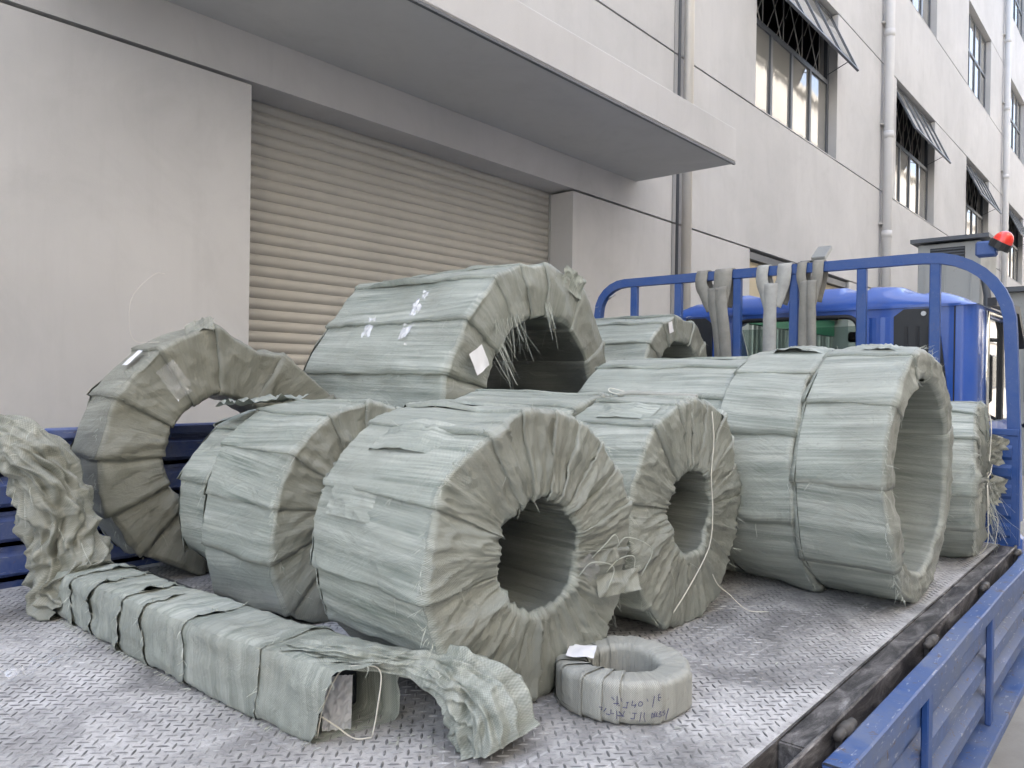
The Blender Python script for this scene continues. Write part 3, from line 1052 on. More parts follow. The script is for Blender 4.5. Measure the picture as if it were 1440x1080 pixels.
def coil(label, loc, ang, R, Ri, L, cuts, facet, seed, t=.007, nth=14, crease=1., dent=1., m=FAB, z_c=None, rads=None, bore_shade=.3, slump=.022, rot=0., fray=60, name='wrapped_coil', cr=.007, pleat=14, flaps=(), res=1.):
    """a ring lying on its rim (axis along local y, front face towards -y), wrapped in overlapping woven strips"""
    rg = np.random.default_rng(seed)
    root = empty(name, loc, label, 'steel coil', GROUP, radians(ang - 270))
    zc = R if z_c is None else z_c
    ns, nf = int(max(10, 70 * L) * res), int(max(8, 80 * (R - Ri)) * res)
    P = section(R, Ri, L, ns, nf, max(6, ns // 2), max(5, nf // 2), min(cr, (R - Ri) * .3))
    pr = np.array([p[:4] for p in P])
    reg = np.array([p[4] for p in P])
    vlen = np.concatenate([[0], np.cumsum(np.hypot(np.diff(pr[:, 0]), np.diff(pr[:, 1])))])
    if isinstance(cuts, int):
        th = np.linspace(0, 2 * pi, cuts + 1)[:-1] + rg.uniform(-.22, .22, cuts) * 2 * pi / cuts + rot
    else:
        th = np.radians(np.array(cuts, float)) + rot
    th = np.sort(th % (2 * pi))
    K = len(th)
    pj = rg.uniform(0, 2 * pi, pleat)
    pa = rg.uniform(.004, .011, pleat) * crease
    pw = rg.uniform(.03, .07, pleat)
    ps = rg.uniform(-.25, .25, pleat)
    threads = []
    facew = np.where(reg == 'f', 1., np.where(reg == 'c', .5, 0.))
    sidew = np.where(reg == 's', 1., np.where(reg == 'c', .5, 0.))
    innw = np.where(reg == 'i', 1., 0.)
    rho = np.clip((pr[:, 0] - Ri) / (R - Ri), 0, 1)
    phase = rg.uniform(0, 50)
    strips = []
    for k in range(K):
        a, b = th[k], th[(k + 1) % K]
        if b <= a:
            b += 2 * pi
        da = b - a
        ov = min(.10, .25 * da)
        nn = max(6, int(nth * da / (2 * pi / max(K, 8)) * 1.0))
        q = np.concatenate([[0], np.linspace(0, 1, nn - 1)])
        edge = .018 * gn(vlen * 9, k * 3.7 + phase) + .006 * gn(vlen * 55, k * 9.1 + phase)
        lo = a - .22 * ov + edge * np.where(reg == 's', 1, .7)
        hi = b + .3 * ov
        A = lo[:, None] + (hi - lo)[:, None] * q[None, :]
        frac = np.clip((A - a) / da, 0, 1.05)
        mid = (a + b) / 2
        ch = np.cos(da / 2) / np.cos(np.clip(A - mid, -da / 2, da / 2))
        fs = (1 - facet) + facet * ch
        if rads is not None:
            fs = fs * np.interp(np.degrees(A) % 360, rads[0], rads[1], period=360)
        fs = fs * (1 + slump * (gn(np.sin(A) * 1.3 + phase, np.cos(A) * 1.3, 4.4) + .5 * gn(np.sin(A) * 3 + phase, np.cos(A) * 3, vlen[:, None] * 1.5)))
        rr = pr[:, 0][:, None] * (1 + (fs - 1) * np.clip(.5 + .5 * rho, 0, 1)[:, None])
        yy = np.repeat(pr[:, 1][:, None], nn, 1)
        off = t * (.15 + .95 * (1 - frac))
        # lifted free edge here and there
        lift = np.clip(gn(vlen * 5.0, k * 5.3 + phase + 20), 0, 1)[:, None] * np.clip((.25 - frac) / .25, 0, 1) ** 2 * .022 * dent * (sidew + .4 * facew)[:, None]
        off[:, 0] *= .1
        lift[:, 0] *= .35
        d = off + lift
        s_, f_, i_ = sidew[:, None], facew[:, None], innw[:, None]
        Ar = A * R
        d = d + s_ * (.007 * dent * gn(Ar * 6, vlen[:, None] * 5, phase) + .0026 * crease * (ridge(Ar * 26, vlen[:, None] * 3.2, phase + 3) - .3) + .0008 * crease * ridge(Ar * 70, vlen[:, None] * 6, phase + 7))
        d = d + f_ * (.007 * dent * gn(Ar * 7, rho[:, None] * 2.0, phase + 5)
                      + .0070 * crease * (ridge(A * 3.6 + .35 * rho[:, None], rho[:, None] * .8, phase + 11) - .3) * (1.25 - .55 * rho[:, None])
                      + .0075 * crease * ridge2(A * 8 + .6 * rho[:, None], rho[:, None] * 1.3, phase + 13)
                      + .0032 * crease * ridge2(A * 21, rho[:, None] * 3.3, phase + 15))
        for c_, am, w_, sl_ in zip(pj, pa, pw, ps):
            dd = (A + sl_ * rho[:, None] - c_ + pi) % (2 * pi) - pi
            d = d + f_ * am * np.exp(-np.abs(dd) / w_) * np.clip(1.3 - np.abs(rho[:, None] - .35) * 1.4, 0, 1)
        d = d + i_ * (.006 * dent * gn(Ar * 5, vlen[:, None] * 4, phase + 9) + .004 * crease * ridge(A * 4.5, vlen[:, None] * 3, phase + 2))
        rr = rr + d * pr[:, 2][:, None]
        yy = yy + d * pr[:, 3][:, None]
        yy = yy + slump * .55 * gn(np.sin(A) * 1.7, np.cos(A) * 1.7, phase + 40) * (1 - pr[:, 1][:, None] / L)
        # ragged rim between side and face
        rim = np.where(reg == 'c', 1., 0.)[:, None] * (pr[:, 1] < L / 2)[:, None] * (pr[:, 0] > (R + Ri) / 2)[:, None]
        rr = rr + rim * (.006 * gn(Ar * 14, 3.3, phase) + .003 * gn(Ar * 45, 8.8, phase)) * crease
        X = rr * np.sin(A)
        Z = zc + rr * np.cos(A)
        # soft sag onto the deck
        Z = np.where(Z < 0, .0006, Z) if z_c is None else Z
        Vv = np.stack([X, yy, Z], -1)
        m_, n_ = Vv.shape[:2]
        idx = np.arange(m_ * n_).reshape(m_, n_)
        Fq = np.stack([idx[:-1, :-1], idx[1:, :-1], idx[1:, 1:], idx[:-1, 1:]], -1).reshape(-1, 4)
        uv = np.stack([(A - a) * R + k * .37, np.repeat(vlen[:, None], nn, 1) + .05 * A], -1)
        tw = rg.uniform(-.10, .10)
        uv = np.stack([uv[..., 0] + tw * uv[..., 1], uv[..., 1]], -1)
        at = np.repeat(np.clip(facew + .35 * innw, 0, 1)[:, None], nn, 1)
        bv = bore_shade * innw[:, None] * np.clip(.75 + .6 * gn(Ar * 5, vlen[:, None] * 4, phase + 30), 0, 1)  # amount of painted shade on the inner wall, uneven by noise
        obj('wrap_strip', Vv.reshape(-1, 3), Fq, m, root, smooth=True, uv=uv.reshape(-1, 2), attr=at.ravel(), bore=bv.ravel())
        # frayed threads on the free edge
        for _ in range(int(fray / K)):
            i = rg.integers(0, m_ - 1)
            if reg[i] in ('b', 'i') or Z[i, 0] < .02:
                continue
            p = Vv[i, 0]
            Ae = A[i, 0]
            tg = np.array([cos(Ae), 0, -sin(Ae)])
            nr = np.array([sin(Ae) * pr[i, 2], pr[i, 3], cos(Ae) * pr[i, 2]])
            threads.append((p, -tg * rg.uniform(.3, 1) + nr * rg.uniform(.1, .7) + rg.normal(size=3) * .25, rg.uniform(.008, .030)))
        strips.append((Vv, A))
    # rim threads
    for _ in range(2 * fray):
        Ae = rg.uniform(0, 2 * pi)
        p = np.array([(R + .004) * sin(Ae), rg.uniform(-.002, .01), zc + (R + .004) * cos(Ae)])
        if p[2] < .03:
            continue
        threads.append((p, np.array([sin(Ae), -.8, cos(Ae)]) + rg.normal(size=3) * .6, rg.uniform(.008, .028)))
    fibres(threads, root, rg)
    root['_R'] = R
    return root


def fibres(threads, root, rg, wid=.0006):
    V, Fc = [], []
    for p, d, l in threads:
        d = np.asarray(d, float)
        d = d / (np.linalg.norm(d) + 1e-9)
        sd_ = np.cross(d, rg.normal(size=3))
        sd_ /= np.linalg.norm(sd_) + 1e-9
        bend = rg.normal(size=3) * .40 + np.array([0, 0, -.6])
        k0 = len(V)
        for q in (0, .33, .66, 1.):
            c = np.asarray(p) + d * l * q + bend * l * q * q * .6
            w_ = wid * (1 - .5 * q)
            V += [c - sd_ * w_, c + sd_ * w_]
        for q in range(3):
            Fc.append((k0 + 2 * q, k0 + 2 * q + 1, k0 + 2 * q + 3, k0 + 2 * q + 2))
    if V:
        obj('frayed_threads', V, Fc, THREAD, root, kind='stuff')


def local_tube(root, name, P, r, m, n=5, seg=6):
    pts = spline(P, seg)
    mb = MB().tube(pts, r, n)
    return obj(name, mb.v, mb.f, m, root, smooth=True)


def patch(root, name, c, e1, e2, w, h, m, amp=.003, n=8, seed=1, uvs=True, bend=0., fq=1.):
    """small crumpled sheet: centre c, in-plane directions e1, e2"""
    e1, e2 = np.array(e1, float), np.array(e2, float)
    e1 /= np.linalg.norm(e1); e2 /= np.linalg.norm(e2)
    nn = np.cross(e1, e2)
    V, U = [], []
    for i in range(n + 1):
        for j in range(n + 1):
            a, b = (i / n - .5) * w, (j / n - .5) * h
            z = amp * float(gn(a * 30 * fq + seed, b * 30 * fq, seed)) + amp * 1.5 * float(ridge(a * 22 * fq + seed, (b * 22 - a * 9) * fq, seed)) - bend * (a * a + b * b)
            V.append(np.array(c) + e1 * a + e2 * b + nn * z)
            U.append((a, b))
    Fc = [(i * (n + 1) + j, i * (n + 1) + j + 1, (i + 1) * (n + 1) + j + 1, (i + 1) * (n + 1) + j) for i in range(n) for j in range(n)]
    # slight thickness
    return obj(name, V, Fc, m, root, smooth=True, uv=U)


def on_face(R, deg, r, y=-.012):
    t = radians(deg)
    return (r * sin(t), y, R + r * cos(t))


def on_side(R, deg, y, up=.012):
    t = radians(deg)
    return ((R + up) * sin(t), y, R + (R + up) * cos(t))


# D: front coil
cD = coil('large wrapped coil at the front, standing with its dark open hole facing the viewer', (1.287, 1.030, DZ), 264, .307, .128, .42,
          [8, 24, 41, 58, 76, 96, 114, 132, 148, 160, 172, 184, 198, 216, 236, 262, 296, 330, 350], .16, 11, slump=.028, crease=1.1, fray=160, nth=20, res=1.5, pleat=26, bore_shade=.85)
# torn flap and shiny film on the right part of its face
patch(cD, 'torn_flap', on_face(.307, 112, .245, -.035), (.9, -.35, .1), (.1, .2, .9), .11, .05, FAB3, .007, 14, 3)
patch(cD, 'plastic_film', on_face(.307, 108, .15, -.022), (.5, -.3, .6), (.6, .1, -.6), .04, .07, FILM, .005, 10, 5)
patch(cD, 'torn_flap', on_face(.307, 98, .19, -.030), (.8, -.3, .2), (-.1, .1, .9), .06, .03, FAB3, .007, 14, 8)
for k, (a, b) in enumerate(((100, .16), (108, .22), (118, .13), (95, .24))):
    p = np.array(on_face(.307, a, b, -.015))
    local_tube(cD, 'loose_string', [p, p + (.02, -.02, .03), p + (.05 + .02 * k, -.025, .05 - .02 * k), p + (.075, -.02, .02 - .03 * k)], .0011, THREAD)

for dg, yy, wd_, hh_, sd_ in ((-36, .20, .10, .26, 61), (-70, .28, .07, .16, 62)):
    t_ = radians(dg)
    patch(cD, 'torn_flap', on_side(.307, dg, yy, .008), (cos(t_), .06, -sin(t_)), (-.05, 1, .0), wd_, hh_, FAB, .0035, 18, sd_, bend=1.0)
# E pair, right of the front coil
cE = coil('wrapped coil right of the front coil with a narrow oval hole and hanging white string', (1.975, 1.035, DZ), 270, .315, .126, .27,
          [0, 18, 35, 52, 70, 88, 108, 126, 146, 164, 186, 206, 228, 250, 282, 322, 345], .12, 21, slump=.03, crease=1.1, fray=120, nth=18, res=1.4, bore_shade=.7)
local_tube(cE, 'white_string', [on_face(.315, 20, .30, -.012), on_face(.315, 26, .22, -.022), on_face(.315, 40, .13, -.022), on_face(.315, 95, .08, -.03), on_face(.315, 150, .12, -.03), on_face(.315, 190, .2, -.022), on_face(.315, 205, .29, -.014)], .0016, STRING)
local_tube(cE, 'white_string', [on_face(.315, 150, .2, -.014), on_face(.315, 152, .25, -.03), (.16, -.045, .06), (.19, -.09, .015), (.25, -.13, .004)], .0014, STRING)
local_tube(cE, 'rolled_hem', [on_side(.315, -2, .24, .010), on_side(.315, 1, .2, .016), on_side(.315, 3, .1, .014), on_side(.315, 6, .0, .012)], .008, FAB2, 7)
local_tube(cE, 'white_string', [on_side(.315, -3, .23), on_side(.315, -4, .26, .02), on_side(.315, -1, .27, .03), on_side(.315, 0, .22, .02)], .0016, STRING)
patch(cE, 'torn_flap', on_side(.315, -28, .12, .009), (cos(radians(-28)), .05, -sin(radians(-28))), (-.05, 1, 0), .08, .18, FAB, .004, 18, 63, bend=1.0)
cE2 = coil('pale wrapped coil half hidden behind the coil with the narrow oval hole', (1.955, 1.315, DZ), 270, .318, .13, .52, 13, .3, 22, fray=60)

# H, G, F row
cH = coil('largest wide thin-walled coil at the right end of the row, open towards the gate', (2.694, .606, DZ), 270, .398, .312, .262,
          [14, 70, 130, 185, 232, 270, 306, 340], .12, 31, t=.0055, crease=.9, fray=140, nth=18, res=1.3, cr=.012)
cG = coil('wide coil in the row, between the largest open coil and the one below the headboard', (2.69, .873, DZ), 270, .396, .31, .255, [12, 70, 140, 200, 250, 290, 325], .12, 32, t=.0055, crease=1.1, dent=1.4, fray=70, res=1.2)
patch(cG, 'crumpled_hem', on_side(.396, -4, .10, .012), (1, 0, .05), (0, 1, 0), .14, .22, FAB, .007, 20, 71, bend=1.2)
patch(cH, 'crumpled_hem', on_side(.398, -8, .13, .012), (cos(radians(-8)), 0, -sin(radians(-8))), (0, 1, 0), .11, .22, FAB, .006, 20, 72, bend=1.2)
cF = coil('wide coil farthest back in the row, below the hanging straps', (2.69, 1.135, DZ), 270, .386, .30, .60, [5, 60, 120, 180, 240, 280, 310, 335], .3, 33, crease=.9, fray=60)

# C and B behind the front coil
cC = coil('wrapped coil left of the front coil with stained olive rim, its hole hidden', (1.432, 1.785, DZ), 268, .303, .12, .39, [20, 50, 80, 110, 140, 170, 200, 226, 250, 276, 304, 334, 358], .6, 41, crease=1.2, fray=120, res=1.3, t=.008, rads=([0, 90, 180, 200, 226, 250, 276, 330], [1, 1, 1, 1.08, 1.24, 1.10, 1.0, 1.0]))
cB = coil('pale green coil with a lifted top flap, between the tall ring and the stained coil', (1.425, 2.185, DZ), 268, .285, .12, .17, [15, 60, 110, 160, 200, 240, 285, 325], .35, 42, dent=1.6, fray=60)
patch(cB, 'lifted_flap', on_side(.285, -12, .05, .035), (1, 0, .05), (0, 1, -.12), .26, .16, FAB, .012, 14, 4)

# A tall ring at the left
cA = coil('tall many-sided ring standing at the left against the blue side board', (1.37, 2.50, DZ), 266, .41, .212, .23, [-4, 33, 66, 98, 130, 160, 190, 222, 246, 272, 300, 328], 1.0, 51, crease=1.2, dent=1.3, fray=120, m=FAB3, t=.010, res=1.3, rads=([0, 18, 40, 66, 98, 140, 180, 222, 260, 300, 328, 350], [1.03, .96, 1.02, 1.15, 1.12, 1.0, 1.0, 1.0, 1.0, 1.0, 1.02, 1.07]))
patch(cA, 'torn_flap', on_side(.41, -10, .03, .03), (1, -.3, .5), (.3, .8, .5), .10, .08, FAB3, .012, 14, 6)
patch(cA, 'plastic_film', on_face(.41, -35, .31, -.02), (.8, 0, .6), (-.6, 0, .8), .07, .12, FILM, .005, 16, 9, fq=1.6)
local_tube(cA, 'loose_wire', [on_side(.41, -24, .12, .01), on_side(.41, -34, .12, .06), (-.27, .12, .93), (-.20, .12, 1.02), (-.16, .13, 1.03)], .0011, GALV)
patch(cA, 'paper_label', on_side(.41, -40, .09, .016), (.7, 0, .7), (0, 1, 0), .07, .05, PAPER, .002, 6, 2)

# I: high angular coil in the middle
cI = coil('biggest angular coil in the middle with plastic film and a torn fringed mouth', (2.42, 1.915, DZ), 271, .565, .375, .80, [-2, 26, 56, 88, 122, 160, 200, 236, 262, 284, 306, 328, 344], 1.0, 61, crease=1.1, dent=1.5, fray=160, t=.010, res=1.0, m=FAB, bore_shade=.9, slump=.035, rads=([0, 14, 30, 60, 90, 120, 180, 250, 290, 310, 330, 350], [1.01, 1.02, .95, .88, .93, .95, 1, 1.04, 1.05, 1.0, 1.03, .99]))
for k, (dg, yy, ln, wd) in enumerate(((-50, .30, .26, .05), (-28, .26, .20, .028), (-72, .24, .16, .016), (-56, .52, .10, .05), (-14, .24, .12, .02))):
    t = radians(dg)
    patch(cI, 'plastic_film', on_side(.560, dg, yy, .010), (cos(t), .18, -sin(t)), (0, 1, 0), ln, wd, FILMW, .006, 16, 20 + k)
patch(cI, 'paper_label', on_face(.565, -67, .475, -.040), (.85, 0, .5), (-.5, 0, .85), .075, .085, PAPER, .003, 6, 4)
rg = np.random.default_rng(5)
th_ = []
for k in range(34):          # fringe hanging from the torn mouth
    a = -46 + k * .62
    th_.append((on_face(.565, a, .47 - .002 * k + rg.normal() * .006, -.022), (.12 + .004 * k, -.25, -1.3), rg.uniform(.05, .12)))
for k in range(16):
    th_.append((on_face(.565, -3 + rg.normal() * 1.5, .42 + rg.normal() * .01, -.022), (rg.normal() * .3, -.5, -1), rg.uniform(.05, .11)))
for k in range(26):
    th_.append((on_face(.565, -52 + rg.normal() * 4, .385, -.02), (.3, -.4, -1), rg.uniform(.06, .12)))
for k in range(60):          # frayed seam along the side
    p = on_side(.560, -52 + rg.normal() * .6, .05 + .2 * rg.random(), .012)
    th_.append((p, (-.6, -.2, -.5 + .3 * rg.normal()), rg.uniform(.02, .05)))
fibres(th_, cI, rg, .0008)
patch(cI, 'torn_flap', on_face(.565, 16, .545, -.02), (1, 0, -.35), (.3, -.1, .9), .15, .09, FAB, .008, 14, 11)

# J far coil resting on a flat one
cK0 = coil('flat lying wide coil hidden under the farthest coil near the headboard', (3.48, 2.15, DZ + .0), 270, .36, .2, .45, 9, .3, 70, fray=0, res=.7)
cJ = coil('farthest coil by the headboard, angular with a white label on its face', (3.50, 1.91, DZ + .66 - .355), 270, .355, .235, .55, [-8, 22, 50, 80, 120, 165, 210, 255, 286, 306, 330], 1.0, 71, crease=1.0, fray=40, t=.008)
bpy.data.objects.remove(cK0) if False else None
patch(cJ, 'paper_label', on_face(.355, -22, .315, -.018), (1, 0, .3), (-.3, 0, 1), .04, .055, PAPER, .002, 6, 7)
patch(cJ, 'plastic_film', on_side(.350, -20, .14, .01), (.9, .3, .3), (-.3, .9, 0), .02, .18, FILM, .004, 10, 8)

# K small coil tied at its centre by the headboard
cK = coil('narrow bundle-like coil tied with string, next to the right headboard post', (3.585, .60, DZ), 276, .306, .03, .20, 12, .3, 81, crease=1.6, dent=1.6, fray=220, m=FAB, pleat=30)
for k, a in enumerate((70, 100, 140, 20, 175)):
    local_tube(cK, 'tie_string', [on_face(.306, a, .02, -.03), on_face(.306, a + 10, .14, -.035), on_face(.306, a, .27, -.03), on_side(.306, a, .03, .02), on_side(.306, a + 3, .14, .014)], .0022, STRING)
patch(cK, 'torn_flap', on_face(.306, 60, .22, -.04), (.8, -.4, -.2), (.2, -.3, .9), .13, .12, FAB3, .022, 14, 15)
patch(cK, 'torn_flap', on_face(.306, 105, .24, -.04), (.8, -.4, -.2), (.2, -.3, .9), .12, .12, FAB3, .022, 14, 16)
rg = np.random.default_rng(9)
fibres([(on_face(.306, 130 + rg.normal() * 22, .1 + .14 * rg.random(), -.03), (.2 * rg.normal() + .2, -.5, -1), rg.uniform(.05, .14)) for _ in range(60)], cK, rg, .0009)
local_tube(cK, 'tie_string', [on_face(.306, 140, .2, -.03), (.2, -.06, .12), (.24, -.05, .02), (.26, -.05, .004)], .0015, STRING)


# ------------------------------------------------------------------ L: small flat coil in front
def flat_coil():
    R, Ri, H = .143, .076, .083
    root = empty('wrapped_coil', (1.412, .895, DZ), 'small beige coil lying flat at the front with handwriting on its side', 'steel coil', GROUP)
    cuts = np.radians([-152, -118, -72, -46, -24, 0, 22, 44, 66, 88, 110, 132, 150, 176, 194])
    P = section(R, Ri, H, 12, 10, 10, 4, .012)
    pr = np.array([p[:4] for p in P]); reg = np.array([p[4] for p in P])
    vl = np.concatenate([[0], np.cumsum(np.hypot(np.diff(pr[:, 0]), np.diff(pr[:, 1])))])
    K = len(cuts)
    for k in range(K):
        a, b = cuts[k], cuts[(k + 1) % K]
        if b <= a:
            b += 2 * pi
        nn = 16
        q = np.linspace(0, 1, nn)
        sk = .5 * (b - a) * 0
        slant = .18 * (1 - np.clip((pr[:, 0] - Ri) / (R - Ri), 0, 1))
        lo = a - .02 + slant * .6
        hi = b + .05 + .02 * gn(vl * 30, k * 3.1) + slant * .6
        A = lo[:, None] + (hi - lo)[:, None] * q
        fr = np.clip((A - a - slant[:, None] * .6) / (b - a), 0, 1.1)
        fw = np.where(np.isin(reg, ['f', 'c']), 1., .35)[:, None]
        mid = (a + b) / 2
        ch = cos((b - a) / 2) / np.cos(np.clip(A - mid, -(b - a) / 2, (b - a) / 2))
        d = .0035 * fr + .0022 * gn(A * R * 18, vl[:, None] * 14, 5.5) + fw * .0014 * ridge(A * 5, vl[:, None] * 6, 8.8)
        rr = pr[:, 0][:, None] * (.55 + .45 * ch) + d * pr[:, 2][:, None]
        hh = H - pr[:, 1][:, None] - d * pr[:, 3][:, None] + .004 * np.sin(A * 2 + 1)
        V = np.stack([rr * np.cos(A), rr * np.sin(A), np.maximum(hh, .0008)], -1)
        m_, n_ = V.shape[:2]
        idx = np.arange(m_ * n_).reshape(m_, n_)
        Fq = np.stack([idx[:-1, :-1], idx[1:, :-1], idx[1:, 1:], idx[:-1, 1:]], -1).reshape(-1, 4)
        uv = np.stack([A * R + k * .31, np.repeat(vl[:, None], nn, 1)], -1)
        obj('wrap_strip', V.reshape(-1, 3), Fq, FAB2, root, smooth=True, uv=uv.reshape(-1, 2), attr=np.zeros(m_ * n_))
    # handwriting as it stands on the side, upside down
    px = lambda x, y: ((x / 13.09), (y / 13.09))           # zoomed pixels to photo pixels
    strokes = [
        [(372, 120), (372, 300)], [(290, 150), (330, 200)], [(430, 150), (440, 215)], [(320, 270), (400, 260)], [(395, 285), (410, 305)],
        [(505, 230), (545, 225)], [(528, 225), (515, 330)], [(455, 325), (525, 335)],
        [(605, 190), (588, 290)], [(655, 250), (632, 325)], [(600, 285), (650, 270)],
        [(715, 205), (690, 250), (690, 290), (725, 300), (755, 270), (750, 230), (715, 205)],
        [(818, 160), (838, 215)], [(940, 120), (925, 230), (908, 335)],
        [(1035, 95), (1005, 110), (1010, 220), (1030, 225)], [(1015, 160), (1050, 165)],
        [(100, 380), (150, 375), (140, 430)], [(175, 450), (210, 380)],
        [(285, 390), (280, 470), (330, 460)], [(370, 400), (372, 560)], [(210, 485), (275, 495)], [(400, 410), (460, 490), (485, 400)], [(380, 490), (480, 495)],
        [(600, 430), (665, 430)], [(640, 430), (630, 540)], [(575, 530), (635, 540)],
        [(735, 410), (712, 590)], [(785, 420), (775, 510), (798, 600)],
        [(905, 440), (895, 540), (940, 500), (905, 440)], [(955, 420), (935, 540)], [(990, 440), (965, 520), (1010, 520)], [(1030, 440), (1060, 440), (1020, 480), (1075, 510), (1020, 540)],
        [(1120, 430), (1085, 470), (1130, 480), (1100, 530)], [(1195, 410), (1150, 560), (1145, 620)],
    ]
    wmb = MB()
    for st in strokes:
        pts = []
        for x, y in st:
            # label area spans 110 x 55 photo pixels; map to angle round the side and height
            qx, qy = (x / 1440), (y / 720)
            ang = radians(-170 + qx * 73)
            z = .075 - qy * .074
            rad = R * (.55 + .45 * 1) + .0062
            pts.append((rad * cos(ang) + 1.412, rad * sin(ang) + .895, DZ + max(.004, z)))
        if len(pts) < 2:
            continue
        wmb.tube(pts, .00085, 4)
    wmb.build('handwriting', INK, root)
    patch(root, 'paper_label', (-.042, .078, H + .009), (.9, .5, 0), (-.5, .9, 0), .075, .06, PAPER, .002, 8, 3)
    rg = np.random.default_rng(4)
    return root


flat_coil()

# ------------------------------------------------------------------ M: long wrapped bundle with loose sleeve ends
def cloth_sleeve(name, P, radii, seed, parent, nt=4, nphi=30, folds=.20, rag=.012, m=None, face=.2):
    """limp cloth sleeve: a coarse tube with long folds and creased corners, smoothed by subdivision"""
    pts = spline(P, nt)
    rad = spline([(r[0], r[1], 0) for r in radii], nt)
    m_ = len(pts)
    ph = np.linspace(0, 2 * pi, nphi, endpoint=False)
    V, U, Fq = [], [], []
    s = 0.
    for k in range(m_):
        t = pts[min(k + 1, m_ - 1)] - pts[max(k - 1, 0)]
        t = t / np.linalg.norm(t)
        a = np.cross(t, np.array([.15, .1, 1.]))
        a /= np.linalg.norm(a)
        b = np.cross(a, t)
        if k:
            s += np.linalg.norm(pts[k] - pts[k - 1])
        cp, sp = np.cos(ph), np.sin(ph)
        tri = lambda q_: 2 * np.abs((q_ % 1) - .5) * 2 - 1
        w1 = gn(cp * .9 + seed, sp * .9, s * 5.5)
        w2 = gn(cp * 1.6 + seed, sp * 1.6 + 9, s * 9.0)
        h = .62 * tri(4 * ph / (2 * pi) + 1.1 * w1 + .8 * s) + .42 * tri(7 * ph / (2 * pi) - 1.3 * w2 - 3 * s) + .22 * tri(13 * ph / (2 * pi) + 1.2 * w1 * 2 + 9 * s)
        h = h + .55 * gn(cp * 1.1, sp * 1.1 + seed, s * 7) + .45 * (np.exp(-np.abs(gn(cp * 1.5 + 3, sp * 1.5 + seed, s * 12)) * 9) - .3)
        f_ = 1 + folds * h
        ring = pts[k] + a * (rad[k][0] * f_ * np.cos(ph))[:, None] + b * (rad[k][1] * f_ * np.sin(ph))[:, None]
        ring = ring + rag * np.stack([gn(cp * 4 + q_ * 7, sp * 4 + seed, s * 30) for q_ in range(3)], 1)
        V.append(ring)
        U.append(np.stack([np.full(nphi, s), ph * .07], 1))
    V = np.array(V)
    V[..., 2] = np.maximum(V[..., 2], DZ + .003)
    for k in range(m_ - 1):
        for q in range(nphi):
            Fq.append((k * nphi + q, k * nphi + (q + 1) % nphi, (k + 1) * nphi + (q + 1) % nphi, (k + 1) * nphi + q))
    o = obj(name, V.reshape(-1, 3), Fq, m, parent, smooth=True, uv=np.array(U).reshape(-1, 2), world=True, attr=np.full(m_ * nphi, face))
    return V.reshape(-1, 3)


bun = empty('wrapped_bundle', (.90, 1.8, DZ), 'long box-shaped bundle in pale woven wrap along the left, torn open at its near end', 'bundle')
segs = [1.165, 1.37, 1.64, 1.83, 1.97, 2.13, 2.25, 2.39]
SEC = []
for k, (x0_, z0_, x1_, z1_, nx_, nz_) in enumerate(((0, 1, 0, 0, -1, 0), (0, 0, 1, 0, 0, -1), (1, 0, 1, 1, 1, 0), (1, 1, 0, 1, 0, 1))):
    mcount = (16, 6, 12, 16)[k]
    for q in range(mcount):
        t_ = q / mcount
        SEC.append((x0_ + (x1_ - x0_) * t_, z0_ + (z1_ - z0_) * t_, nx_, nz_))
SEC.append(SEC[0])
SEC = np.array(SEC, float)
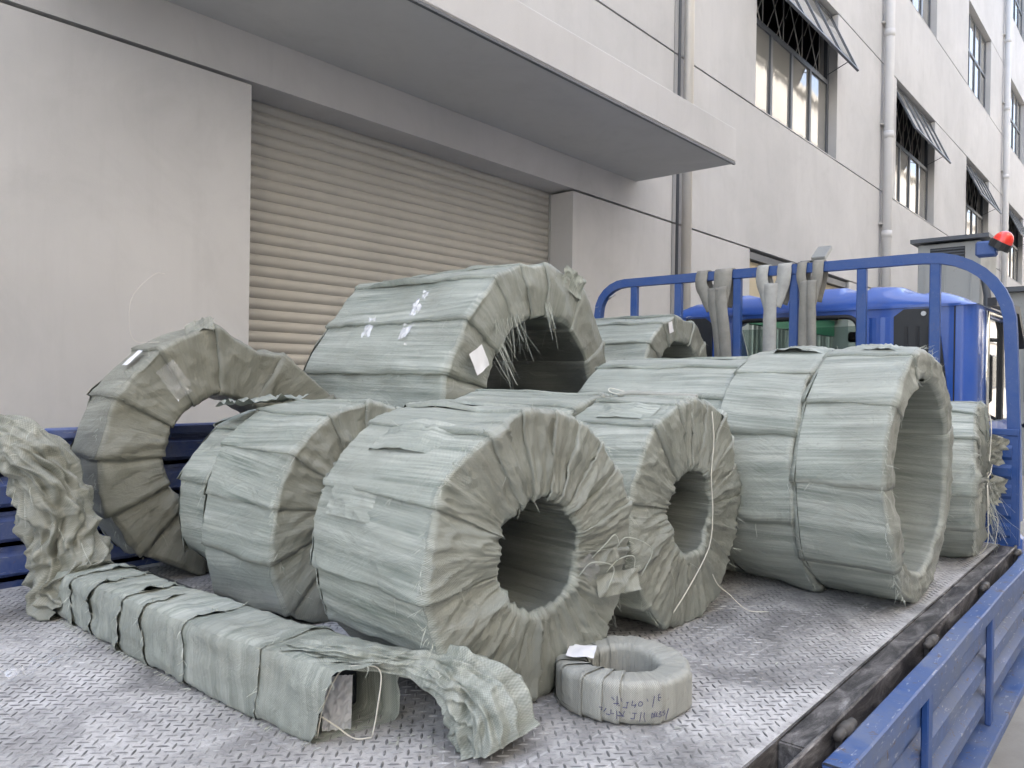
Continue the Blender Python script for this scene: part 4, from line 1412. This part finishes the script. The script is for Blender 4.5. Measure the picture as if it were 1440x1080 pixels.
# soften the corners' normals
nrm = SEC[:, 2:].copy()
nrm = nrm + np.roll(nrm[:-1], 1, 0)[list(range(len(SEC) - 1)) + [0]] * .5 + np.roll(nrm[:-1], -1, 0)[list(range(len(SEC) - 1)) + [0]] * .5
nrm /= np.linalg.norm(nrm, axis=1)[:, None]
rg = np.random.default_rng(77)
X_i = lambda q_: q_ * 1.5
thr = []
for k in range(len(segs) - 1):
    a, b = segs[k], segs[k + 1]
    nn = 22
    q = np.linspace(0, 1, nn)
    per = np.arange(len(SEC)) / (len(SEC) - 1)
    cx_, cz_ = np.cos(per * 2 * pi), np.sin(per * 2 * pi)
    near = a - .012 + .006 * gn(cx_ * 1.3 + k, cz_ * 1.3, k * 3.3) + .0025 * gn(cx_ * 9, cz_ * 9, k * 1.3) + (.05 * rg.random() - .02) * (SEC[:, 1] - .5) + (.05 * rg.random() - .015) * (SEC[:, 0] - .5)
    if k == 0:      # the torn mouth slants: left edge nearest the viewer
        near = a + .035 * (1 - SEC[:, 0]) - .06 * SEC[:, 1] * (SEC[:, 0] < .99) + .006 * gn(cx_ * 5, cz_ * 5, 9.1)
    far = np.full(len(SEC), b + .012)
    Y = near[:, None] + (far - near)[:, None] * q
    frac = np.clip((b - Y) / (b - a), 0, 1.1)
    wd = .172
    ht = np.interp(Y, [1.16, 1.7, 2.5], [.150, .138, .125])
    xl = np.interp(Y, [1.16, 1.5, 2.5], [.842, .810, .795])
    d = .0015 + .0035 * frac
    d = d + .006 * gn(cx_[:, None] * 1.5, cz_[:, None] * 1.5, Y * 11) + .0045 * (ridge(cx_[:, None] * 1.1 + 4, cz_[:, None] * 1.1, Y * 20) - .3) * (1.6 if k > 3 else 1) + .0022 * ridge(cx_[:, None] * 2.2 + 7, cz_[:, None] * 2.2, Y * 55)
    lift = np.clip(gn(cx_ * 2.1 + 3, cz_ * 2.1, k * 7.7), 0, 1)[:, None] * np.clip((frac - .85) / .15, 0, 1) ** 2 * (.004 if k < 3 else .016)
    d = d + lift
    cnr = (np.abs(SEC[:, 0] - .5) * 2) ** 8 * (np.abs(SEC[:, 1] - .5) * 2) ** 8
    d = d - .010 * cnr[:, None] + .006 * gn(X_i(SEC[:, 0])[:, None] + 2, Y * 6, k * 2.2) * (SEC[:, 1] > .1)[:, None]
    X = xl + SEC[:, 0][:, None] * wd + nrm[:, 0][:, None] * d
    Z = DZ + SEC[:, 1][:, None] * ht + nrm[:, 1][:, None] * d
    Z = np.maximum(Z, DZ + .001)
    if k == 0:
        # top sags towards the mouth
        Z = Z - np.clip((1.24 - Y) / .08, 0, 1) * .012 * SEC[:, 1][:, None] * np.sin(SEC[:, 0] * pi)[:, None]
    V = np.stack([X, Y, Z], -1)
    m_, n_ = V.shape[:2]
    idx = np.arange(m_ * n_).reshape(m_, n_)
    Fq = np.stack([idx[:-1, :-1], idx[1:, :-1], idx[1:, 1:], idx[:-1, 1:]], -1).reshape(-1, 4)
    uv = np.stack([Y + k * .21 + .12 * per[:, None] * (rg.random() - .5), np.repeat(per[:, None], nn, 1) * .56], -1)
    obj('wrap_strip', V.reshape(-1, 3), Fq, FAB, bun, smooth=True, uv=uv.reshape(-1, 2), attr=np.repeat(((SEC[:, 0] < .05) * .35)[:, None], nn, 1).ravel(), world=True)
    for _ in range(46):
        i = rg.integers(0, m_)
        if SEC[i, 0] > .9 or Z[i, 0] < DZ + .005:
            continue
        thr.append((V[i, 0] - np.array((.90, 1.8, DZ)), np.array((nrm[i, 0] * .7, -.6, nrm[i, 1] * .7)) + rg.normal(size=3) * .4, rg.uniform(.006, .022)))
    for _ in range(26):       # ragged bottom edge
        i0 = 15
        y_ = rg.uniform(a, b)
        thr.append((np.array((np.interp(y_, [1.16, 1.5, 2.5], [.842, .810, .795]) - .004 - .90, y_ - 1.8, .006)), np.array((-1, rg.normal() * .5, -.1)), rg.uniform(.006, .018)))
fibres(thr, bun, rg, .0008)
# dark steel inside, bluish film and bent strap wires at the mouth
box('steel_strip_stack', STEELCOIL, bun, .862, .992, 1.262, 2.33, DZ + .010, DZ + .122, bev=.006)
patch(bun, 'plastic_film', (.005, -.585, .055), (.7, -.5, .0), (.1, .1, 1), .055, .10, FILMW, .006, 24, 31, fq=3.5)
W0 = lambda x, y, z: (x - .90, y - 1.8, z)
local_tube(bun, 'strap_wire', [W0(.852, 1.205, .006), W0(.855, 1.19, .07), W0(.872, 1.165, .135), W0(.905, 1.15, .142), W0(.935, 1.125, .13), W0(.932, 1.128, .06), W0(.926, 1.135, .006)], .0015, STRING)
local_tube(bun, 'strap_wire', [W0(.854, 1.20, .05), W0(.875, 1.175, .03), W0(.90, 1.155, .006), W0(.926, 1.135, .005)], .0015, STRING)
cloth_sleeve('loose_sleeve', [(.915, 1.32, 1.138), (.925, 1.23, 1.144), (.955, 1.155, 1.140), (.990, 1.105, 1.132), (1.022, 1.062, 1.122), (1.048, 1.012, 1.100), (1.062, .972, 1.060), (1.066, .945, 1.008)],
             [(.066, .012), (.058, .016), (.036, .020), (.020, .022), (.042, .040), (.064, .062), (.074, .070), (.082, .066)], 31.3, bun, 16, 170, .30, .005, FAB)
V = cloth_sleeve('loose_sleeve', [(.88, 2.33, 1.03), (.865, 2.40, 1.08), (.84, 2.43, 1.20), (.81, 2.44, 1.32), (.775, 2.46, 1.43), (.735, 2.51, 1.485), (.68, 2.59, 1.48), (.63, 2.66, 1.40), (.60, 2.69, 1.30)],
                 [(.105, .08), (.110, .10), (.100, .09), (.090, .085), (.088, .08), (.078, .07), (.072, .055), (.065, .045), (.06, .035)], 44.7, bun, 16, 180, .25, .006, FAB3)
rg = np.random.default_rng(12)
tt = []
for k in range(110):
    i = rg.integers(30 * 180, len(V) - 1)
    p = V[i] - np.array((.90, 1.8, DZ))
    tt.append((p, rg.normal(size=3) + np.array((-.5, -.5, .1)), rg.uniform(.015, .06)))
fibres(tt, bun, rg, .0010)
tt = []
for k in range(40):
    tt.append((W0(.98 + .07 * rg.random(), 1.09 - .08 * rg.random(), .145 - .02 * rg.random()), rg.normal(size=3) + np.array((-.2, -.4, .5)), rg.uniform(.01, .035)))
fibres(tt, bun, rg, .0009)

# loose film scrap and chips on the deck
V = []
sp_ = empty('film_scrap', (.62, 1.96, DZ), 'crumpled clear plastic scrap lying on the deck left of the bundle', 'plastic scrap')
patch(sp_, 'crumpled_film', (0, 0, .008), (1, .3, 0), (-.3, 1, 0), .13, .05, FILM, .012, 12, 41)
patch(sp_, 'film_strip', (.11, .07, .012), (.6, .8, 0), (-.8, .6, .3), .14, .02, FILM, .008, 12, 42)
mb = MB()
for k in range(70):
    x, y = (random.uniform(.93, 1.03), random.uniform(1.0, 1.16)) if k < 26 else (random.uniform(.5, 3.4), random.uniform(.65, 1.1))
    a, l, w_ = random.uniform(0, pi), random.uniform(.003, .009), random.uniform(.001, .002)
    c, s = cos(a), sin(a)
    mb.add([(x - c * l - s * w_, y - s * l + c * w_, DZ + .0025), (x + c * l - s * w_, y + s * l + c * w_, DZ + .0035), (x + c * l + s * w_, y + s * l - c * w_, DZ + .0025), (x - c * l + s * w_, y - s * l - c * w_, DZ + .0022)], [(0, 1, 2, 3)])
lt = mb.build('fibre_litter', THREAD, None)
tag(lt, 'scattered fibre and plastic chips on the deck plate', kind='stuff')
